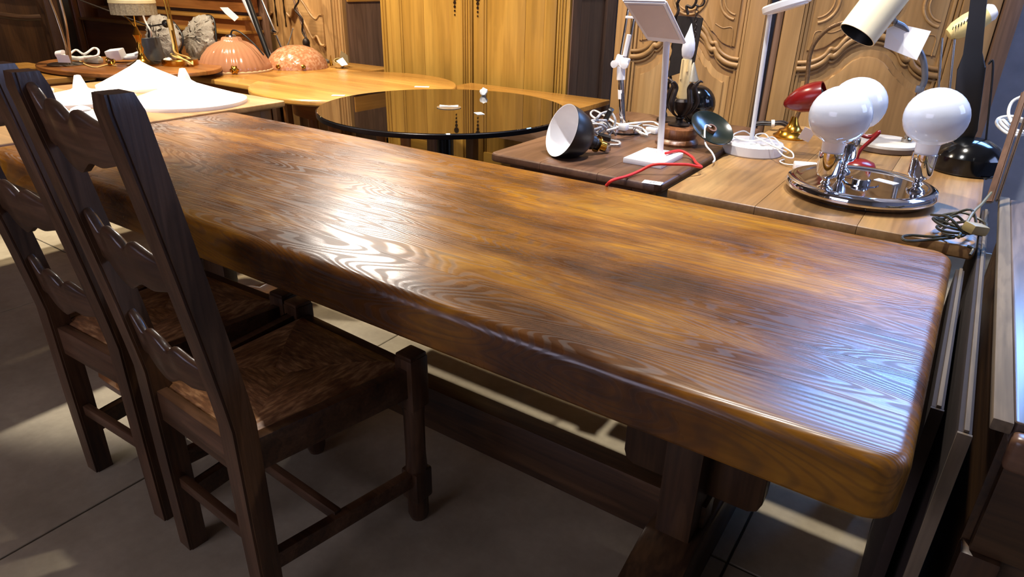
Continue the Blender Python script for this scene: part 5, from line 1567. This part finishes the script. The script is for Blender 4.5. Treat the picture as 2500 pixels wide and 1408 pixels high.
lathe('rosette', [(0.0, 0.018), (0.010, 0.017), (0.018, 0.012), (0.024, 0.004), (0.0, 0.0)], ro, BRASS, dm1, frame_to((0.8, -0.6, 0.25)), 24, 60, (6, 0.18))
lathe('collar', [(0.030, 0.196), (0.030, 0.206), (0.016, 0.212), (0.0, 0.213)], d1, CHROME, dm1, None, 24, 30)
tube('flex', [d1 + V3((0.0, 0, 0.21)), d1 + V3((0.03, 0.0, 0.235)), d1 + V3((0.09, 0.01, 0.225)), d1 + V3((0.17, 0.03, 0.17)), d1 + V3((0.22, 0.06, 0.10))], 0.005, BLACKM, dm1, 8)
free()
d2 = V3((-3.7359, 2.9779) + (ZM,))
dm2 = thing('speckled_dome_shade', 'pink speckled glass dome shade beside the scrolled armoire', 'lampshade', d2, 0, 'pink glass domes')
lathe('dome', [(0.198, 0.0), (0.198, 0.008), (0.185, 0.045), (0.155, 0.085), (0.11, 0.118), (0.055, 0.135), (0.0, 0.139)], d2, glass_mat('pink_speckled_glass', '#b57a54', 0.12, 0.12, 0.5, 55, '#cfa07c'), dm2, None, 64, 60, None, True)
for a_ in (-0.5, -1.3, -2.2):
    lathe('clip', [(0.0, 0.0), (0.012, 0.002), (0.014, 0.016), (0.0, 0.022)], d2 + V3((0.192 * math.cos(a_), 0.192 * math.sin(a_), 0.02)), BRASS, dm2, frame_to((math.cos(a_), math.sin(a_), 0.3)), 14)
free()
tr = V3((-3.5233, 3.1440, 0.7063))
tq = thing('brass_gallery', 'brass fitting with torn white tag at the edge of the dome table', 'fitting', tr)
lathe('cup', [(0.0, 0.0), (0.03, 0.002), (0.04, 0.02), (0.034, 0.045), (0.028, 0.045), (0.034, 0.02), (0.0, 0.008)], tr, plain('ivory_brass', '#cdbb86', 0.25, 0.6), tq, frame_to((0.4, -0.3, 1)), 24)
tube('prong', [tr + V3((-0.05, -0.02, 0.004)), tr + V3((-0.055, -0.02, 0.03)), tr + V3((-0.05, -0.02, 0.07))], [0.012, 0.008, 0.002], BRASS, tq, 8)
plate('torn_tag', [tr + V3((0.01, -0.03, 0.04)), tr + V3((0.06, -0.03, 0.012)), tr + V3((0.085, 0.0, 0.02)), tr + V3((0.03, 0.01, 0.06))], 0.0015, PAPER, tq, 0)
prism('fan_leaf', [(-0.03, 0.0), (0.04, 0.0), (0.03, 0.05), (-0.02, 0.08)], 0.004, plain('smoky_brass', '#7c6a48', 0.4, 0.4), tq, rot(math.pi / 2 - 0.3, 0, 0.4), tuple(tr + V3((0.0, 0.04, 0.02))), 0)
free()
label_card('dome_table_label', (-4.0646, 2.3007, 0.7003), 0.10, 0.035, 0.5, None, 1)
tag(bpy.data.objects['dome_table_label'], 'white label strip on the front left of the dome table', 'label')

# rods and feet standing behind the domes
def rod_lamp(name, label, base, top, r, mat, footr, footm, head=True):
    b_ = V3(base); t_ = V3(top)
    t = thing(name, label, 'lamp', b_)
    lathe('foot', [(0.0, 0.0), (footr, 0.0), (footr, 0.014), (footr * 0.85, 0.022), (footr * 0.84, 0.0222), (0.0, 0.0222)], b_, footm, t, None, 32, 30)
    tube('rod', [b_ + V3((0, 0, 0.02)), t_], r, mat, t, 12)
    if head: lathe('head', [(0.0, 0.0), (0.025, 0.0), (0.04, 0.05), (0.0, 0.07)], t_ - V3((0, 0, 0.01)), mat, t, None, 18)
    return t


k1 = rod_lamp('black_rod_lamp', 'black rod lamp with white paper tag behind the ribbed dome', (-4.02, 2.98, ZM), (-4.24, 2.98, 1.26), 0.018, BLACKM, 0.07, BLACKM)
plate('paper_tag', [(-4.2283, 2.8000, 1.0487), (-4.1436, 2.8000, 1.0518), (-4.0408, 2.8000, 0.9972), (-4.0907, 2.8000, 0.9703), (-4.1802, 2.8000, 1.0134)], 0.001, PAPER, k1, 0)
free()
k2 = rod_lamp('chrome_rod_lamp', 'thin chrome rod lamp with clamp joint left of the speckled dome', (-4.03, 3.12, ZM), (-4.31, 3.12, 1.28), 0.008, CHROME, 0.07, WHITEM)
box('clamp_joint', (0.05, 0.03, 0.03), (-4.12, 3.12, 0.89), CHROME, k2, 0.006, rot(0, 0.3, 0.2))
tube('lead', [(-4.02, 3.17, 0.715), (-4.06, 3.16, 0.78), (-4.02, 3.16, 0.84), (-3.97, 3.16, 0.92)], 0.004, plain('grey_lead', '#77736c', 0.5), k2, 7)
free()
k3 = rod_lamp('twisted_iron_lamp', 'thin twisted iron lamp on a grey disc foot by the scrolled armoire', (-3.860, 3.22, ZM), (-4.050, 3.22, 1.22), 0.007, plain('aged_iron', '#7a5f4c', 0.45, 0.6), 0.105, GREYP)
tube('vine', [(-3.890, 3.21, 0.78), (-3.880, 3.20, 0.84), (-3.925, 3.20, 0.90), (-3.910, 3.20, 0.98), (-3.980, 3.20, 1.04), (-3.930, 3.20, 1.10), (-4.030, 3.20, 1.16)], 0.006, IRON, k3, 8)
sphere('bud', (-3.890, 3.195, 0.83), 0.025, IRON, k3, 1.3, 16)
free()
k4 = rod_lamp('white_tube_lamp', 'pale grey tube lamp in front of the stepped stand', (-4.20, 3.12, ZM), (-4.52, 3.12, 1.26), 0.014, plain('pale_grey_paint', '#b8bcc4', 0.4), 0.06, WHITEM)
free()
